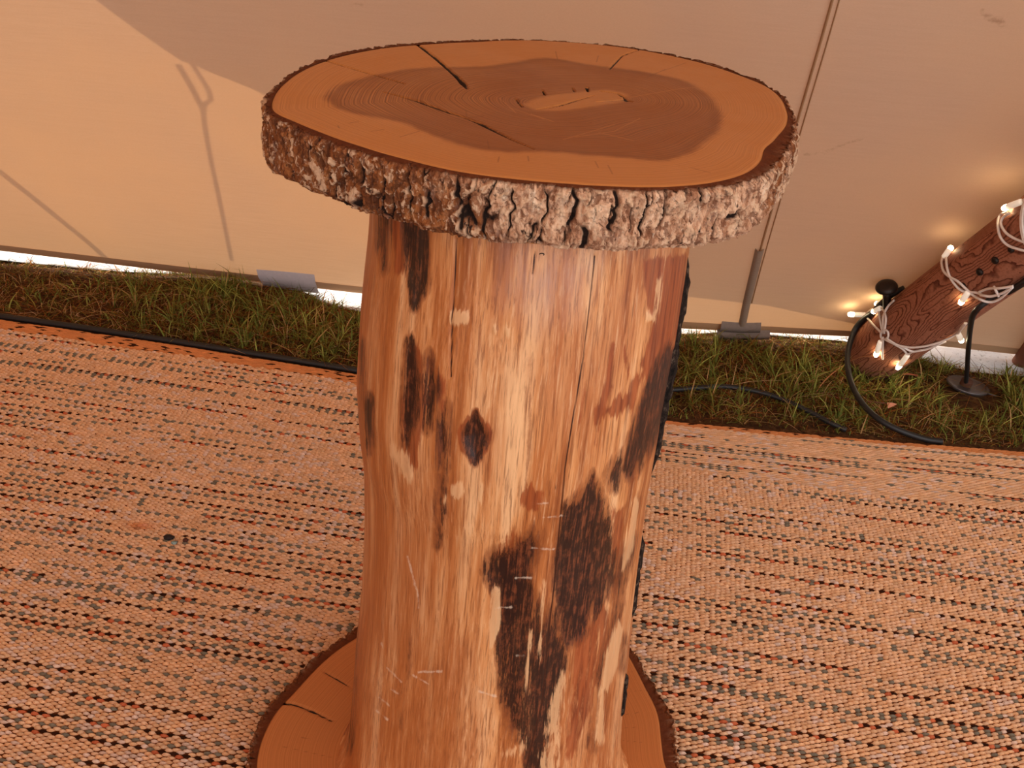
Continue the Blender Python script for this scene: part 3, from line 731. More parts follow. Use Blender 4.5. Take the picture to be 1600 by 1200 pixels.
def trunk_mat():
    g = G('peeled_trunk')
    dk, rd, pl, cr, sc = [g.attr(k) for k in ('dark', 'red', 'pale', 'crack', 'scratch')]
    lng = g.noise(g.obj((1, 1, .06)), 34, 5, .6, .2); fin = g.noise(g.obj((1, 1, .045)), 160, 5, .65, .3); med = g.noise(g.obj((1, 1, .14)), 60, 6, .72, .3); big = g.noise(g.obj((1, 1, .35)), 9, 4, .6); dot = g.noise(g.obj((1, 1, .5)), 120, 5, .7); hf = g.noise(g.obj((1, 1, .035)), 420, 4, .65, .3); dash = g.noise(g.obj((1, 1, .10)), 210, 3, .6)
    col = g.ramp(lng, [(.32, C(136, 70, 34)), (.44, C(188, 112, 60)), (.54, C(218, 148, 92)), (.66, C(240, 184, 132))])
    col = g.mix(g.math('MULTIPLY', g.step(big, .44, .62), .5), col, C(176, 104, 60))
    col = g.mix(g.math('MULTIPLY', g.step(fin, .48, .32), .55), col, C(140, 72, 34))
    col = g.mix(g.math('MULTIPLY', g.step(fin, .55, .70), .4), col, C(240, 186, 134))
    col = g.mix(g.math('MULTIPLY', g.step(g.math('MULTIPLY', lng, med), .16, .11), .6), col, C(118, 66, 44))
    col = g.mix(g.math('MULTIPLY', g.step(hf, .50, .34), .6), col, C(116, 58, 28))
    col = g.mix(g.math('MULTIPLY', g.step(hf, .55, .68), .35), col, C(246, 198, 150))
    col = g.mix(g.math('MULTIPLY', g.step(dash, .30, .24), .7), col, C(84, 42, 22))
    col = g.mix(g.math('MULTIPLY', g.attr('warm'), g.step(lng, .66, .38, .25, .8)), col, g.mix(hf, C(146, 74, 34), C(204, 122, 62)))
    col = g.mix(g.math('MULTIPLY', g.attr('haze'), g.step(med, .35, .6, .2, .6)), col, C(186, 150, 138))
    off = lambda n, a: g.math('MULTIPLY', g.math('SUBTRACT', n, .5), a)
    mx = g.math('ADD', off(med, 1.1), off(fin, .7))
    rm = g.step(g.math('ADD', rd, mx), .42, .56)
    col = g.mix(g.math('MULTIPLY', rm, .85), col, g.mix(g.step(fin, .35, .65), C(112, 42, 18), C(164, 80, 38)))
    pm = g.step(g.math('ADD', pl, g.math('ADD', off(med, 1.3), off(hf, .9))), .42, .62)
    blot = g.noise(g.obj((1, 1, .3)), 24, 3, .6)
    dsum = g.math('ADD', g.math('MULTIPLY', dk, 1.05), g.math('ADD', g.math('ADD', g.math('ADD', off(med, 1.7), off(fin, 1.0)), off(dot, .9)), g.math('ADD', off(hf, 1.5), g.math('ADD', off(lng, 1.3), off(blot, 1.2)))))
    dsum = g.math('SUBTRACT', dsum, g.step(dk, .42, .0))
    halo = g.step(dsum, .10, .48)
    col = g.mix(g.math('MULTIPLY', halo, .62), col, g.mix(g.step(lng, .4, .6), C(112, 54, 26), C(150, 82, 44)))
    dm = g.step(dsum, .46, .80)
    col = g.mix(g.math('MULTIPLY', dm, .94), col, g.mix(g.step(g.math('ADD', dot, off(hf, 1.0)), .45, .76), C(32, 17, 13), C(122, 64, 38)))
    col = g.mix(g.math('MULTIPLY', pm, .75), col, g.mix(fin, C(216, 150, 96), C(244, 200, 152)))
    col = g.mix(g.step(g.math('ADD', cr, off(med, 1.6)), 1.7, .7), col, C(66, 30, 14))
    col = g.mix(g.math('MULTIPLY', g.step(g.math('ADD', sc, off(dot, 11)), 2.4, -.4), .55), col, C(232, 204, 180))
    h = g.math('ADD', g.math('MULTIPLY', fin, .6), g.math('ADD', med, g.math('MULTIPLY', dm, -.6)))
    g.bsdf(col, g.step(big, .3, .7, .38, .5), g.bump(h, .22, .002), .45)
    return g.m
e2 = lambda a, v: np.concatenate([a.ravel(), [v, v]])
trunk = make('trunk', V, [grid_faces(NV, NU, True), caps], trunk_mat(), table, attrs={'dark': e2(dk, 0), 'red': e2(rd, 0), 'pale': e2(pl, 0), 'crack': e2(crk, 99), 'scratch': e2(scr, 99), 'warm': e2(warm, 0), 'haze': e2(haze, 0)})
trunk['label'] = 'peeled trunk with charred stains and a dark knot'
# leftover bark strips on the trunk's right flank
def strip_mat():
    g = G('black_bark_strip')
    n = g.noise(g.obj((1, 1, .6)), 170, 5, .7)
    g.bsdf(g.ramp(n, [(.35, C(16, 12, 10)), (.55, C(46, 34, 28)), (.7, C(112, 92, 76))]), .85, g.bump(n, .9, .004), .12)
    return g.m
M_strip = strip_mat()
def bark_strip(y0, y1, w0, w1, out):
    # heights whose right outline lies between photo rows y0 and y1
    ti = np.radians(-11.0)
    pr = np.stack([cxs + rad * math.cos(ti), AX[1] + rad * math.sin(ti), hh], -1)
    _, yy = proj(pr)
    hs = np.interp(np.linspace(y1, y0, 70), yy[::-1], hh[::-1])
    rows = []
    prof = [(-1, -.003), (-.8, .6), (-.3, 1), (.3, 1), (.8, .7), (1, -.003)]
    for k, h in enumerate(hs):
        r = np.interp(h, hh, rad); c = np.interp(h, hh, cxs)
        t = k / 69
        w = (w1 * (1 - t) + w0 * t) * min(1, 7 * t + .02, 7 * (1 - t) + .02)
        for a, o in prof:
            ang = ti + a * w / r
            j = .6 + .8 * float(vnoise(h * 90, a * 2.0, 0, 77))
            q = r + (out * min(1, 9 * t, 9 * (1 - t)) * o * j if o > 0 else o)
            rows.append((c + q * math.cos(ang), AX[1] + q * math.sin(ang), h))
    o = make('bark_strip', rows, grid_faces(70, len(prof)), M_strip, trunk)
    o['label'] = 'blackened strip of leftover bark'
bark_strip(402, 742, .012, .010, .0055)
bark_strip(836, 965, .012, .009, .004)
bark_strip(1052, 1120, .010, .008, .004)
# a bent staple under the slice
sp = lambda x, y: np.array(gr(x, y, 1.03)) * [1, 0, 1] + [0, AX[1] - .172, 0]
def on_trunk(x, y, off=.001):
    d = ray(x, y)
    t = 0.8
    for _ in range(200):
        P = CAM + d * t
        r = np.interp(P[2], hh, rad); c = np.interp(P[2], hh, cxs)
        g_ = math.hypot(P[0] - c, P[1] - AX[1]) - r - off
        t += g_ * .8
        if abs(g_) < 1e-5: break
    return CAM + d * t
tube('staple', spline([on_trunk(840, 399), on_trunk(845, 396, .003), on_trunk(850, 397, .003), on_trunk(847, 402), on_trunk(842, 401)], 16), .0006, plain('staple_wire', C(60, 50, 44), .4, .5, .8), trunk, 6)

# ================================================================== RUG
def rug_curve(x, s):
    """shift of a weft row away from the straight rug direction, fading with distance s from the far edge"""
    d = np.interp(x, [-2.5, -1.41, -.9, -.4, 0, .43, .82, 1.3, 2.2], [.042, .041, .037, .015, .0, .002, .036, .087, .172])
    return d * np.exp(-np.maximum(s, 0) / .32)
RA = math.atan(-.107)
ru = np.array([math.cos(RA), math.sin(RA)]); rw = np.array([math.sin(RA), -math.cos(RA)])     # along a row, towards the camera
R0 = np.array([0, 2.31])
PER, ROW = .0204, .00435
rug = empty('woven_rug', (0, 1.3, 0))
tag(rug, 'flat-woven tan rug with flecked brown and grey rows under the table', 'rug')
M_back = plain('rug_backing', C(100, 54, 28), .95, .05, 0, .2, 300)
# backing sheet (runs on towards and past the viewer)
uu = np.linspace(-2.3, 2.3, 140); ss = np.concatenate([[0, .004, .012, .03], np.linspace(.06, 3.6, 60)])
U, S_ = np.meshgrid(uu, ss)
XY = R0 + U[..., None] * ru + S_[..., None] * rw
XY[..., 1] += rug_curve(XY[..., 0], S_)
Z = .0045 * sstep(-.002, .02, S_) + .0006
V = np.concatenate([XY, Z[..., None]], -1).reshape(-1, 3)
make('backing', V, grid_faces(len(ss), len(uu)), M_back, rug)
def weave():
    nrow = int(1.78 / ROW); nu = int(3.9 / PER)
    rows = np.arange(nrow); cols = np.arange(nu)
    r, c = np.meshgrid(rows, cols, indexing='ij')
    wob = .0035 * (fbm(rows * .13, 0, 0, 81, 3) - .5)
    u = -1.98 + (c + .5 * (r % 2)) * PER + RNG.normal(0, .0010, r.shape) + .012 * (fbm(r * .02, c * .03, 0, 82, 2) - .5)
    s = .006 + r * ROW + RNG.normal(0, .00030, r.shape) + .006 * (fbm(u * 2.2, r * .01, 0, 83, 2) - .5)
    # ---- colour of each stitch
    tan = np.array(C(232, 186, 148)[:3]); tan2 = np.array(C(236, 186, 142)[:3]); pale = np.array(C(226, 194, 174)[:3]); tan3 = np.array(C(228, 176, 132)[:3])
    grey = np.array(C(122, 114, 98)[:3]); dark = np.array(C(44, 22, 10)[:3]); red = np.array(C(204, 108, 70)[:3]); org = np.array(C(216, 142, 88)[:3])
    k = RNG.random(r.shape)
    col = np.where((k < .5)[..., None], tan, np.where((k < .75)[..., None], tan2, tan3))
    patch = fbm(u * 9, r * .07, 0, 84, 3)
    col = np.where(((RNG.random(r.shape) < .22) & (patch > .5))[..., None], pale, col)
    # row families: dark flecked rows, grey rows either side, red neighbours
    pos = np.zeros(nrow, int); q = 3
    fam = np.zeros(nrow, int)
    rng = np.random.default_rng(5)
    while q < nrow - 4:
        fam[q] = 1; fam[q + 1] = 3
        if rng.random() < .35: fam[q + 2] = 2
        g_ = q + rng.integers(4, 6)
        if g_ < nrow: fam[g_] = 2
        q += rng.integers(8, 12)
    FM = fam[r]
    runs = fbm(u * 4.5, r * 3.7, 0, 85, 2); runs2 = fbm(u * 2.6, r * 1.9, 0, 86, 2)
    runs3 = fbm(u * 4.5, (r - 1) * 3.7, 0, 85, 2)
    rnd = RNG.random(r.shape)
    alt = (c + r // 2) % 2 == 0
    mdark = (FM == 1) & (runs > .46) & (rnd < .80)
    mgrey1 = (FM == 1) & ~mdark & (rnd > .80)
    mgrey = (FM == 2) & (runs2 > .44) & (rnd < .88)
    mred = (FM == 3) & (runs3 > .48) & (rnd < .45)
    col = np.where(mred[..., None], red, col)
    col = np.where((mgrey | mgrey1)[..., None], grey, col)
    col = np.where(mdark[..., None], dark, col)
    col = np.where((RNG.random(r.shape) < .006)[..., None], grey, col)
    # orange bound edge
    xx = R0[0] + u * ru[0]
    bw = np.where(xx < .1, .052, .024)
    edge = (s < bw + .012 * (fbm(u * 6, 3, 0, 87, 2) - .5))
    oc = np.where((RNG.random(r.shape) < .10)[..., None], dark * 1.6, org)
    col = np.where(edge[..., None], oc, col)
    # rust stain beside the crumb
    cp = gr(275, 832)[:2]
    col = col * (1 + RNG.normal(0, .07, r.shape)[..., None])
    yy = R0[1] + u * ru[1] + s * rw[1]
    near_ = np.exp(-(((xx - cp[0]) / .026) ** 2 + ((yy - cp[1]) / .012) ** 2))
    col = col * (1 - .8 * near_[..., None]) + org * np.array([1.0, .75, .45]) * .8 * near_[..., None]
    # ---- shape
    frayed = (xx > .40) & (s < .20 + .05 * fbm(u * 3, 1, 0, 88, 2))
    hl = .0087 * (1 + RNG.normal(0, .07, r.shape)) * np.where(edge | frayed, 1.55, 1)
    hw = .0035 * (1 + RNG.normal(0, .08, r.shape)) * np.where(edge | frayed, .80, 1)
    hz = .0054 * (1 + RNG.normal(0, .12, r.shape)) * np.where(mdark, .55, 1) * np.where(edge, .6, np.where(frayed, .8, 1))
    u, s, hl, hw, hz = [a.ravel() for a in (u, s, hl, hw, hz)]
    col = np.clip(col.reshape(-1, 3), 0, 1)
    tpl = [(-1, 0, -.35)] + [(t, a * w, z * e) for t, w, z in ((-.5, .78, .78), (0.0, 1.0, 1.0), (.5, .78, .78)) for a, e in ((-1, -.2), (0, 1.0), (1, -.2))] + [(1, 0, -.35)]
    tpl = np.array(tpl)
    skew = -.30
    lu = u[:, None] + hl[:, None] * tpl[None, :, 0]
    ls = s[:, None] + hw[:, None] * (tpl[None, :, 1] + skew * tpl[None, :, 0])
    lz = .0046 + hz[:, None] * tpl[None, :, 2]
    xy = R0 + lu[..., None] * ru + ls[..., None] * rw
    xy[..., 1] += rug_curve(xy[..., 0], ls)
    drop = sstep(-.012, .03, ls)
    V = np.concatenate([xy, (.001 + (lz) * (.25 + .75 * drop))[..., None]], -1).reshape(-1, 3)
    n = len(u); base = (np.arange(n) * 11)[:, None]
    quads = np.array([[1, 2, 5, 4], [2, 3, 6, 5], [4, 5, 8, 7], [5, 6, 9, 8]])
    tris = np.array([[0, 2, 1], [0, 3, 2], [10, 7, 8], [10, 8, 9]])
    Fq = (base[:, None, :] + quads[None]).reshape(-1, 4); Ft = (base[:, None, :] + tris[None]).reshape(-1, 3)
    cc = np.repeat(np.c_[col, np.ones(n)], 11, 0)
    g = G('woven_weft')
    nn = g.noise(g.obj((1, 6, 1)), 260, 3, .6)
    co = g.mix(g.math('MULTIPLY', g.step(nn, .5, .3), .3), g.attr('stitch_colour', True), C(120, 62, 30))
    g.bsdf(co, .85, None, .15)
    o = make('weave', V, [Fq, Ft], g.m, rug, cols={'stitch_colour': cc})
    o['kind'] = 'stuff'
    o['label'] = 'tan weft stitches flecked with dark brown, grey and red'
weave()

# ================================================================== GRASS
def blades(n, root, h, w, lean, az, col, seg=4):
    """curved tapering blades; root (n,3), returns verts, quads, tris, colours"""
    t = np.linspace(0, 1, seg + 1)
    dirx, diry = np.cos(az), np.sin(az)
    out = (lean[:, None] * t[None] ** 1.7) * h[:, None]
    up = h[:, None] * t[None] * (1 - .35 * np.minimum(lean, 1.6)[:, None] * t[None] ** 1.5)
    cxp = root[:, 0, None] + dirx[:, None] * out; cyp = root[:, 1, None] + diry[:, None] * out; czp = root[:, 2, None] + up
    ww = w[:, None] * (1 - t[None]) ** .6 * (.75 + .25 * np.sin(t[None] * math.pi))
    tw = az + math.pi / 2 + RNG.normal(0, .5, n)
    lx, ly = np.cos(tw), np.sin(tw)
    L = np.stack([cxp - lx[:, None] * ww, cyp - ly[:, None] * ww, czp], -1)[:, :seg]
    Rr = np.stack([cxp + lx[:, None] * ww, cyp + ly[:, None] * ww, czp], -1)[:, :seg]
    tip = np.stack([cxp[:, -1], cyp[:, -1], czp[:, -1]], -1)[:, None]
    V = np.concatenate([np.stack([L, Rr], 2).reshape(n, seg * 2, 3), tip], 1)
    k = seg * 2 + 1
    base = (np.arange(n) * k)[:, None]
    q = np.array([[2 * i, 2 * i + 1, 2 * i + 3, 2 * i + 2] for i in range(seg - 1)])
    t3 = np.array([[2 * seg - 2, 2 * seg - 1, 2 * seg]])
    return V.reshape(-1, 3), (base[:, None] + q[None]).reshape(-1, 4), (base[:, None] + t3[None]).reshape(-1, 3), np.repeat(np.c_[col, np.ones(n)], k, 0)
PAL = {k: np.array(C(*v)[:3]) for k, v in dict(green=(112, 120, 56), lime=(164, 164, 82), olive=(124, 110, 50), dry=(186, 146, 96), straw=(206, 170, 126), rust=(150, 90, 46), brown=(90, 58, 36)).items()}
def pick(n, names, p):
    A = np.array([PAL[k] for k in names]); p = np.array(p, float); p /= p.sum()
    return A[RNG.choice(len(names), n, p=p)] * (1 + RNG.normal(0, .16, n)[:, None])
def sow(n, tuft=0.0):
    x = RNG.uniform(-2.3, 2.2, n)
    if tuft:
        cxs_ = RNG.uniform(-2.3, 2.2, max(4, n // 14)); x = cxs_[RNG.integers(0, len(cxs_), n)] + RNG.normal(0, .022, n)
    a = rug_edge(x) + .012; b = grass_far(x)
    f = RNG.random(n)
    if tuft:
        fs = RNG.random(len(cxs_))
        f = np.interp(x, np.sort(cxs_), fs[np.argsort(cxs_)])
    y = a + (b - a) * f + (RNG.normal(0, .015, n) if tuft else 0)
    y = np.clip(y, a, b)
    return x, y, f
PR = .083
PRF = lambda s_: .083 - .004 * np.clip(s_, 0, 1)      # the pole's radius along its length
PB0 = gr(1362, 552, .055)                              # middle of its cut foot, resting in the grass
PT_ = canvas_px(1612, 369, PR + .030)
pd = PT_ - PB0; pd /= np.linalg.norm(pd)
PT0 = PT_ + pd * .9
PLT = gr(1512, 604, .022)
def blade_ok(V, k):
    """keep blades that stay clear of the canvas, the pole and the rug"""
    P = V.reshape(-1, k, 3)
    q = (P - C0) @ cn; v = (P - C0) @ cu
    bad = ((q < .024) & (v > -.012)).any(1)
    t = (P - PB0) @ pd; r = np.linalg.norm(P - PB0 - t[..., None] * pd, axis=-1)
    bad |= ((r < PRF(t) - .001) & (t > 0)).any(1)
    over = rug_edge(P[..., 0]) - P[..., 1]
    bad |= ((over > .03) | ((over > -.006) & (P[..., 2] < .013) & (over > 0))).any(1)
    return ~bad
def grow():
    Vs, Qs, Ts, Cs, off = [], [], [], [], 0
    def add(n, tuft, hgt, wid, lean, names, prob, keep=None):
        nonlocal off
        x, y, f = sow(n, tuft)
        if keep is not None:
            k = RNG.random(n) < keep(x, y, f); x, y, f = x[k], y[k], f[k]
        k = (np.hypot(x - PLT[0], (y - PLT[1] + .02) * .8) > .085); x, y, f = x[k], y[k], f[k]
        n = len(x)
        mound = np.exp(-(((x + .80) / .30) ** 2))
        h = hgt[0] + (hgt[1] - hgt[0]) * RNG.random(n) ** 1.6
        h *= 1 + .55 * mound
        # nothing tall grows against the rug or where the bright gap shows
        h *= np.interp(f, [0, .12, .35, .8, 1], [.55, .9, 1.0, .85, .5]) * np.interp(x, [-1.4, -1.0, -.55, -.42, -.3, .3, .5], [.7, .9, .9, .55, .55, .8, 1])
        h *= np.where((np.abs(x - PLT[0]) < .085) & (y < PLT[1]) & (y > PLT[1] - .17), .5, 1)      # trodden short in front of the plate
        z = ground_z(x, y) - .003
        c = pick(n, names, prob)
        V, q, t, c = blades(n, np.stack([x, y, z], 1), h, RNG.uniform(*wid, n), np.abs(RNG.normal(*lean, n)), RNG.uniform(0, 2 * math.pi, n), c)
        ok = blade_ok(V, 9); nk = int(ok.sum())
        V, c = V.reshape(n, 9, 3)[ok].reshape(-1, 3), c.reshape(n, 9, 4)[ok].reshape(-1, 4)
        q, t = q[:nk * 3], t[:nk]
        Vs.append(V); Qs.append(q + off); Ts.append(t + off); Cs.append(c); off += len(V)
    dryleft = lambda x, y, f: np.interp(x, [-1.25, -.95, 2], [.15, 1, 1])
    # matted thatch lying flat
    add(15000, 0, (.02, .07), (.0008, .0019), (2.4, .7), ['brown', 'rust', 'dry', 'straw', 'olive'], [5, 4, 2.5, .8, 3])
    # short turf
    add(17000, 0, (.018, .05), (.0010, .0020), (.8, .4), ['green', 'olive', 'rust', 'dry', 'lime'], [5, 5, 2, 1.2, 1.0], dryleft)
    # longer arching tufts
    add(9500, 1, (.04, .10), (.0015, .0030), (.75, .35), ['green', 'lime', 'olive', 'dry'], [5, 2.4, 4, 1.0], dryleft)
    # fresh fringe along the bright gap
    add(9000, 0, (.02, .045), (.0010, .0020), (.6, .35), ['green', 'lime', 'olive', 'straw'], [4, 4, 2, .8], lambda x, y, f: np.clip((f - .68) * 3.2, 0, 1) * np.interp(x, [-1.4, -1.1, 2], [.3, 1, 1]))
    # dry litter on the bare patch by the left end
    add(2600, 0, (.02, .06), (.0010, .0024), (1.9, .6), ['dry', 'straw', 'brown', 'rust'], [4, 2, 4, 3], lambda x, y, f: np.interp(x, [-1.3, -1.0, -.9], [1, .5, 0]))
    g = G('grass_blades')
    d = g.n('ShaderNodeBsdfDiffuse'); t = g.n('ShaderNodeBsdfTranslucent')
    c = g.attr('blade_colour', True)
    g.put(d.inputs[0], c); g.put(t.inputs[0], c)
    mx = g.n('ShaderNodeMixShader'); mx.inputs[0].default_value = .3
    g.t.links.new(d.outputs[0], mx.inputs[1]); g.t.links.new(t.outputs[0], mx.inputs[2])
    g.t.links.new(mx.outputs[0], g.out.inputs[0])
    o = make('grass', np.vstack(Vs), [np.vstack(Qs), np.vstack(Ts)], g.m, cols={'blade_colour': np.clip(np.vstack(Cs), 0, 1)})
    tag(o, 'rough green and dry grass growing in the strip between rug and canvas', 'grass', None, 'stuff')
grow()

# ================================================================== TENT POLE
pole = empty('tent_pole', tuple(PB0 * [1, 1, 0]))
tag(pole, 'thick round timber tent pole wound with fairy lights', 'pole')
pu = np.cross(pd, [0, 0, 1.0]); pu /= np.linalg.norm(pu); pv = np.cross(pu, pd)
def pole_mat():
    g = G('knotty_pole')
    n = g.attr('grain')
    cc = g.obj()
    dist = g.noise(cc, 26, 3, .55)
    w = g.math('FRACT', g.math('ADD', g.math('MULTIPLY', n, 24.0), g.math('MULTIPLY', dist, 1.8)))
    line = g.step(w, .52, .92)
    line2 = g.step(w, 1.0, .95)
    fine = g.noise(cc, 170, 4, .6)
    col = g.mix(g.math('MULTIPLY', line, line2), C(166, 108, 82), C(86, 40, 26))
    col = g.mix(g.math('MULTIPLY', g.step(fine, .55, .35), .4), col, C(104, 58, 36))
    col = g.mix(g.math('MULTIPLY', g.step(g.noise(cc, 6, 3), .5, .7), .35), col, C(126, 68, 40))
    g.bsdf(col, .7, g.bump(g.math('ADD', line, fine), .2, .002), .2)
    return g.m
nl, nk = 260, 120
tt = np.linspace(0, 1, nl); aa = np.arange(nk) * 2 * math.pi / nk
L_ = np.linalg.norm(PT0 - PB0)
AA, TT = np.meshgrid(aa, tt)
rr = PRF(TT * L_) * (1 + .03 * (fbm(np.cos(AA) * 2, np.sin(AA) * 2, TT * L_ * 3, 91, 2) - .5)) * (1 - .03 * TT)
rr = rr * (1 - .12 * sstep(.012, 0, TT))
Pp = PB0 + (TT * L_)[..., None] * pd + (rr * np.cos(AA))[..., None] * pu + (rr * np.sin(AA))[..., None] * pv
grain = fbm(np.cos(AA) * 1.5 + 3, np.sin(AA) * 1.5, TT * L_ * 2.2, 92, 2) + .06 * np.cos(AA * 2)
V = np.vstack([Pp.reshape(-1, 3), PB0, PT0])
i = np.arange(nk); j = (i + 1) % nk
caps = np.vstack([np.stack([np.full(nk, nl * nk), i, j], 1), np.stack([np.full(nk, nl * nk + 1), (nl - 1) * nk + j, (nl - 1) * nk + i], 1)])
make('shaft', V, [grid_faces(nl, nk, True)[:, ::-1].copy(), caps], pole_mat(), pole, attrs={'grain': np.concatenate([grain.ravel(), [.5, .5]])})
def pole_pt(x, y, off=.004):
    """the point on the pole's near side (or just beside it) seen at a photo pixel"""
    d = ray(x, y); o = CAM - PB0
    dp = d - pd * (d @ pd); op = o - pd * (o @ pd)
    a, b = dp @ dp, 2 * dp @ op
    t = -b / (2 * a)
    for _ in range(4):
        R = PRF((CAM + d * t - PB0) @ pd) + off
        D = b * b - 4 * a * (op @ op - R * R)
        t = (-b - math.sqrt(D)) / (2 * a) if D > 0 else -b / (2 * a)
    return CAM + d * t
M_bolt = plain('rusty_bolt', C(44, 34, 28), .5, .5, .6)
for (x, y, r) in [(1555, 407, .0085), (1531, 425, .0085), (1505, 446, .007), (1580, 390, .007)]:   # bolt heads let into the pole
    p = pole_pt(x, y, 0)
    nrm = p - PB0; nrm = nrm - pd * (nrm @ pd); nrm /= np.linalg.norm(nrm)
    tube('bolt', [p - nrm * .004, p + nrm * .002, p + nrm * .0045, p + nrm * .0055], [r, r, r * .8, r * .4], M_bolt, pole, 10)

# mushroom-headed steel pin driven in beside the pole
pin = empty('steel_pin', tuple(pole_pt(1386, 474, .002)))
tag(pin, 'dark steel pin with mushroom head standing on top of the timber pole', 'pin')
a0 = pole_pt(1386, 474, .002); dpt = (a0 - CAM) @ FW
def at_depth(x, y, dep): 
    d = ray(x, y); return CAM + d * dep
M_pin = plain('dark_steel', C(52, 44, 40), .45, .5, .7)
# upright pin: its foot is set into the pole's shoulder, its head stands just clear of the leaning canvas
q0 = pole_pt(1386, 485, -.006)
pax = min((np.array([a, -.22, 1.0]) for a in np.linspace(-.6, .3, 181)), key=lambda v: abs(proj(q0 + .06 * v)[0] - 1385.5))
pax /= np.linalg.norm(pax)
def pin_row(y_):      # length along the pin at which it reaches photo row y_
    t_ = np.linspace(0, .3, 3001)
    return t_[np.argmin(np.abs(proj(q0 + t_[:, None] * pax)[1] - y_))]
q1, q2 = q0 + pax * pin_row(456), q0 + pax * pin_row(440)
tube('shank', spline([q0, q1], 6), .0105, M_pin, pin, 14)
hdv = (q2 - q1) / np.linalg.norm(q2 - q1)
hp = [(-.010, .010), (-.006, .022), (-.001, .0275), (.005, .028), (.011, .024), (.015, .015), (.0165, .004)]
tube('head', [q1 + hdv * (.012 + a) for a, _ in hp], [b for _, b in hp], M_pin, pin, 22)

# ================================================================== FAIRY LIGHTS
lights = empty('fairy_light_string', tuple(pole_pt(1382, 523) * [1, 1, 0]))
tag(lights, 'white cable string of warm lit fairy lights wound round the timber pole', 'fairy lights')
g = G('white_cable'); g.bsdf(g.mix(g.noise(g.obj(), 90, 3), C(214, 196, 184), C(240, 228, 218)), .45, None, .4); M_wire = g.m
g = G('clear_capsule'); g.bsdf(g.mix(g.noise(g.obj(), 160, 3), C(226, 206, 186), C(246, 234, 220)), .3, None, .5)
for nd in g.t.nodes:
    if nd.type == 'BSDF_PRINCIPLED': nd.inputs['Emission Color'].default_value = (1, .86, .66, 1); nd.inputs['Emission Strength'].default_value = .35
M_caps = g.m
def glow_mat():
    g = G('lit_led')
    e = g.n('ShaderNodeEmission'); e.inputs[0].default_value = (1.0, .80, .47, 1); e.inputs[1].default_value = 34.0
    g.t.links.new(e.outputs[0], g.out.inputs[0])
    return g.m
M_led = glow_mat()
WIRES = [[(1352, 491), (1364, 483), (1378, 482), (1384, 495), (1383, 510), (1381, 521)], [(1352, 493), (1365, 508), (1378, 521)], [(1372, 484), (1375, 500), (1379, 520)], [(1397, 469), (1388, 478), (1381, 492), (1380, 508), (1382, 521)],
         [(1376, 521), (1379, 516), (1386, 517), (1388, 524), (1384, 530), (1377, 528), (1376, 521)], [(1380, 528), (1379, 545), (1379, 561)], [(1380, 527), (1378, 531), (1375, 534)],
         [(1384, 528), (1400, 538), (1410, 541), (1425, 543), (1450, 540), (1475, 532), (1495, 521), (1510, 505)], [(1384, 531), (1398, 538), (1411, 546), (1418, 555)], [(1418, 555), (1426, 550), (1450, 545), (1478, 533)], [(1408, 541), (1425, 549), (1440, 547)],
         [(1473, 402), (1471, 410), (1474, 423), (1483, 432), (1497, 440), (1510, 452), (1526, 465), (1545, 472), (1562, 467), (1582, 449)], [(1478, 403), (1480, 420), (1486, 436), (1497, 450), (1508, 456), (1525, 457), (1534, 461)], [(1530, 456), (1545, 451), (1565, 450), (1583, 447)], [(1532, 461), (1548, 463), (1566, 458), (1580, 449)], [(1553, 448), (1557, 456), (1560, 463)],
         [(1574, 332), (1563, 336), (1559, 350), (1563, 370), (1576, 384), (1605, 393)], [(1577, 333), (1567, 340), (1564, 350), (1571, 363), (1586, 373), (1608, 381)], [(1596, 314), (1610, 308), (1630, 306)], [(1497, 521), (1502, 512), (1508, 505)]]
UND = [(1605, 438), (1576, 452), (1552, 465), (1534, 477), (1521, 491), (1516, 512), (1513, 545)]      # the cable in the photo
def wire_off(x, y):
    d = float(seg_dist(np.array([float(x)]), np.array([float(y)]), UND)[0])
    return .005 + .019 * float(sstep(22, 7, d))
tubes('wire', [spline([pole_pt(x, y, wire_off(x, y)) for x, y in spline([(a, b, 0) for a, b in w], 24)[:, :2]], 48) for w in WIRES], .0030, M_wire, lights, 8)
# the string winds on up the pole
s0_ = (pole_pt(1606, 386, .005) - PB0) @ pd
c0_ = pole_pt(1606, 386, .005) - PB0; c0_ = c0_ - pd * s0_
a0_ = math.atan2(c0_ @ pv, c0_ @ pu)
cc_ = pole_pt(1605, 438, .010) - PB0; cc_ = cc_ - pd * (cc_ @ pd)
ac_ = math.atan2(cc_ @ pv, cc_ @ pu)      # where the black cable runs along the pole
def helix(s_, sh=0.0):
    a = a0_ + (s_ - s0_) * 22 + sh
    da = (a - ac_ + math.pi) % (2 * math.pi) - math.pi
    return PB0 + pd * s_ + (PRF(s_) + .005 + .018 * math.exp(-(da / .28) ** 2)) * (math.cos(a) * pu + math.sin(a) * pv)
tubes('wire', [np.array([helix(q, sh) for q in np.linspace(s0_, s0_ + .75, 120)]) for sh in (0, .10)], .0030, M_wire, lights, 8)
LED = [((1325, 491), (1353, 492)), ((1368, 475), (1380, 473)), ((1363, 488), (1376, 481)), ((1368, 557), (1376, 533)), ((1402, 576), (1418, 555)), ((1488, 384), (1474, 403)), ((1500, 475), (1513, 456)), ((1567, 326), (1596, 315)), ((1503, 534), (1497, 521))]
ends = [(pole_pt(*tip, .010), pole_pt(*tail, .007)) for tip, tail in LED]
ends[0] = (at_depth(1325, 491, (ends[0][1] - CAM) @ FW - .012), ends[0][1])      # sticks out clear of the canvas
for q in (.16, .30, .44, .58, .72):
    B = helix(s0_ + q, .05); nb = B - PB0; nb = nb - pd * (nb @ pd); nb /= np.linalg.norm(nb)
    ends.append((B + nb * .034 - pd * .026, B + nb * .003))
